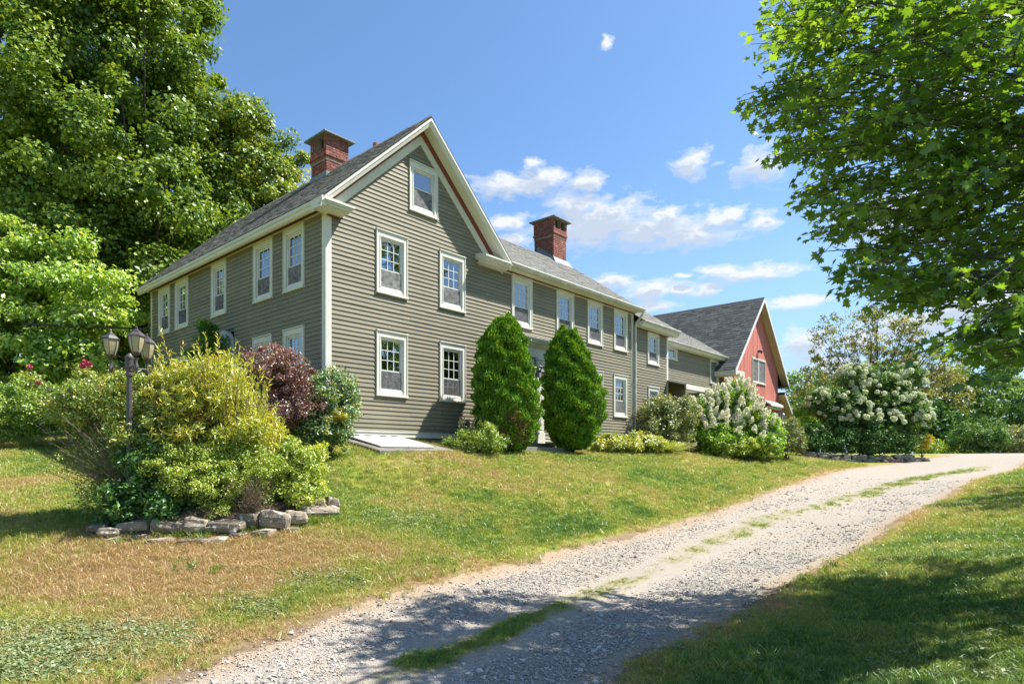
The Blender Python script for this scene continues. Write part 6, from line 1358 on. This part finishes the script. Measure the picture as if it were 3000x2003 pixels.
def tuft(seed, nb, h, spread, w, m, lean=.5):
    r = np.random.default_rng(seed); b = MB()
    for _ in range(nb):
        a = r.uniform(0, 6.283); rr_ = spread * r.random() ** .5; x, y = rr_ * math.cos(a), rr_ * math.sin(a); hh = h * r.uniform(.5, 1.2); dx, dy = r.normal(0, lean, 2) * hh; s = r.uniform(0, 3.14); wx_, wy_ = math.cos(s) * w / 2, math.sin(s) * w / 2
        b.add([(x - wx_, y - wy_, -.005), (x + wx_, y + wy_, -.005), (x + dx * .4 + wx_ * .8, y + dy * .4 + wy_ * .8, hh * .6), (x + dx * .4 - wx_ * .8, y + dy * .4 - wy_ * .8, hh * .6), (x + dx, y + dy, hh * .95)], [(0, 1, 2, 3), (3, 2, 4)])
    o = bpy.data.objects.new('tuft', b.mesh('tuft')); o.data.materials.append(m); return o
def wedge_pts(N, r0, r1, a0=-54, a1=54, pw=1.0):
    """random ground points in the field of view, thinning out with distance"""
    r = r0 * (r1 / r0) ** (rng.random(N) ** pw); a = R(1) * rng.uniform(a0, a1, N); return r * np.sin(a), r * np.cos(a), r
x, y, r = wedge_pts(340000, 3.2, 34)
dm = drive_mask(x, y) + (fbm(x, y, .4, 44) - .5) * .35
c = np.array([(HX, HY)]); hx = (x - HX) * math.cos(HR) + (y - HY) * math.sin(HR); hy = -(x - HX) * math.sin(HR) + (y - HY) * math.cos(HR)
ok = (dm < -.02) & ~((hx > -.05) & (hy > -.1)) & ~((hx > .25 - .12 * hy) & (hx < 2.35 - .25 * hy) & (hy > -1.38) & (hy < 0)) & ~((hx > 5.3) & (hx < 7.6) & (hy > -1.25))
# thin near the drive, patchy where dry
thin = np.clip(-dm / .5, .12, 1); ok &= rng.random(len(x)) < thin * (.55 + .45 * (fbm(x, y, .8, 71) > .38))
x, y, r = x[ok], y[ok], r[ok]; N = len(x)
dr_ = np.clip(dryness(x, y) + rng.normal(0, .19, N), 0, 1)
P = np.stack([x, y, ground(x, y) + (fbm(x, y, 1.3, 5) - .5) * .05 * np.clip(1 - r / 40, 0, 1)], -1)
scatter('lawn_grass', [tuft(i, 13, .040, .045, .0042, lf_grass, .75) for i in range(5)], P, np.stack([rng.normal(0, .15, N), rng.normal(0, .15, N), rng.uniform(0, 6.28, N)], -1), rng.lognormal(-.05, .28, N).clip(.5, 2.0) * np.interp(r, [4, 12, 34], [.85, 1.25, 2.6]), dr_)
# grass between the ruts
x, y, r = wedge_pts(160000, 3.7, 34); mc = median_cover(x, y) * (drive_mask(x, y) > 0); ok = rng.random(len(x)) < mc * 1.2; x, y, r, mc = x[ok], y[ok], r[ok], mc[ok]; N = len(x)
scatter('median_grass', [tuft(20 + i, 12, .055, .045, .005, lf_grass, .6) for i in range(3)], np.stack([x, y, ground(x, y)], -1), np.stack([rng.normal(0, .15, N), rng.normal(0, .15, N), rng.uniform(0, 6.28, N)], -1), rng.uniform(.5, 1.1, N) * (.38 + .55 * mc) * np.interp(r, [4, 12, 34], [1.0, 1.2, 2.2]), np.clip(.62 - mc * .42 + rng.normal(0, .14, N), 0, 1))
# taller tufts along the foot of beds and walls, weeds on the bank
x, y, r = wedge_pts(5000, 3.9, 22, -40, 43); dm = drive_mask(x, y); ok = (dm < -.1) & (fbm(x, y, .9, 90) > .62); x, y, r = x[ok], y[ok], r[ok]
eu = rng.uniform(250, 1000, 900); ed_ = [hit(u_, 1568 - abs(u_ - 560) * .12 + rng.uniform(0, 16)) for u_ in eu[:420]]; x = np.concatenate([x, [e[0] for e in ed_]]); y = np.concatenate([y, [e[1] for e in ed_]]); ok = ~(((x - HX) * math.cos(HR) + (y - HY) * math.sin(HR) > 0) & (-(x - HX) * math.sin(HR) + (y - HY) * math.cos(HR) > -.1)); x, y = x[ok], y[ok]; N = len(x)
scatter('weed_tufts', [tuft(40 + i, 16, .10, .05, .008, lf_grass, .6) for i in range(3)], np.stack([x, y, ground(x, y)], -1), np.stack([rng.normal(0, .2, N), rng.normal(0, .2, N), rng.uniform(0, 6.28, N)], -1), rng.uniform(.5, 1.2, N), np.clip(rng.normal(.22, .16, N), 0, 1))
# bluish clover and low broad leaves at the lower left
def rosette(seed, n_, s, m):
    r_ = np.random.default_rng(seed); P_ = r_.normal(0, .03, (n_, 3)) * [1, 1, 0] + [0, 0, .012]; ax = unit(r_.normal(size=(n_, 3)) * [1, 1, .15]); nr = unit(r_.normal(0, .35, (n_, 3)) + [0, 0, 1])
    o = bpy.data.objects.new('clover', leaf_mesh('clover', P_ + [0, 0, .01], nr, ax, s, .75, r_.random(n_))); o.data.materials.append(m); return o
cx = []; 
for (u, v, ru, rv, n_) in ((150, 1900, 260, 60, 900), (420, 1870, 200, 45, 480), (60, 1960, 140, 50, 330), (760, 1780, 80, 32, 200), (120, 1840, 150, 22, 160), (950, 1700, 120, 30, 160), (1200, 1520, 160, 40, 200), (2000, 1760, 20, 10, 5)):
    for _ in range(n_): a = hit(u + rng.normal(0, ru * .5), v + rng.normal(0, rv * .5)); cx.append(a)
for _ in range(160): a = hit(rng.uniform(1700, 3000), rng.uniform(1600, 2003)); cx.append(a)
cx = np.array(cx); dm = drive_mask(cx[:, 0], cx[:, 1]); cx = cx[dm < -.05]; N = len(cx)
scatter('clover_patch', [rosette(i, 11, .034, lf_clover) for i in range(4)], np.stack([cx[:, 0], cx[:, 1], ground(cx[:, 0], cx[:, 1]) + .012], -1), np.stack([rng.normal(0, .15, N), rng.normal(0, .15, N), rng.uniform(0, 6.28, N)], -1), rng.uniform(.6, 1.15, N), rng.random(N))
# loose gravel on the drive
def pebm():
    m, n = mat('loose_gravel'); a = n('ShaderNodeAttribute', attribute_name='tint', attribute_type='INSTANCER').outputs['Fac']
    c = ramp(n, a, [(0.0, (0.22, 0.205, 0.195)), (0.3, (0.34, 0.31, 0.28)), (0.7, (0.41, 0.37, 0.32)), (0.92, (0.43, 0.40, 0.355)), (1.0, (0.56, 0.54, 0.50))])
    out(m, n('ShaderNodeBsdfPrincipled', {'Base Color': c, 'Roughness': 0.85, 'Specular IOR Level': 0.25}).outputs[0]); return m
pm_ = pebm(); pebs = []
for i in range(6):
    r_ = np.random.default_rng(300 + i); bm_ = bpy.data.meshes.new('pebble'); V8 = np.array([(sx_, sy_, sz_) for sx_ in (-1, 1) for sy_ in (-1, 1) for sz_ in (-1, 1)]) * r_.uniform(.55, 1.0, (8, 3)) * [.5, .42, .20]
    bm_.from_pydata([tuple(p) for p in V8], [], [(0, 1, 3, 2), (4, 6, 7, 5), (0, 4, 5, 1), (2, 3, 7, 6), (0, 2, 6, 4), (1, 5, 7, 3)]); bm_.materials.append(pm_); pebs.append(bpy.data.objects.new('pebble', bm_))
x, y, r = wedge_pts(400000, 3.4, 26, -34, 50); dmv_ = drive_mask(x, y); patch = fbm(x, y, 1.1, 55); ok = (dmv_ > -.18) & (rng.random(len(x)) < np.where(dmv_ > .25, np.clip((patch - .25) * 2.2, .12, .8), .18)) & (rng.random(len(x)) > median_cover(x, y)); x, y, r = x[ok], y[ok], r[ok]; N = len(x)
sc_ = rng.lognormal(math.log(.0105), .5, N).clip(.007, .06) * np.interp(r, [4, 10, 26], [1, 1.25, 2.0])
scatter('drive_gravel', pebs, np.stack([x, y, ground(x, y) - .012 + sc_ * .12 + (fbm(x, y, 1.3, 5) - .5) * .05 * np.clip(1 - r / 40, 0, 1)], -1), rng.uniform(0, 6.28, (N, 3)) * [.08, .08, 1], sc_, rng.random(N))
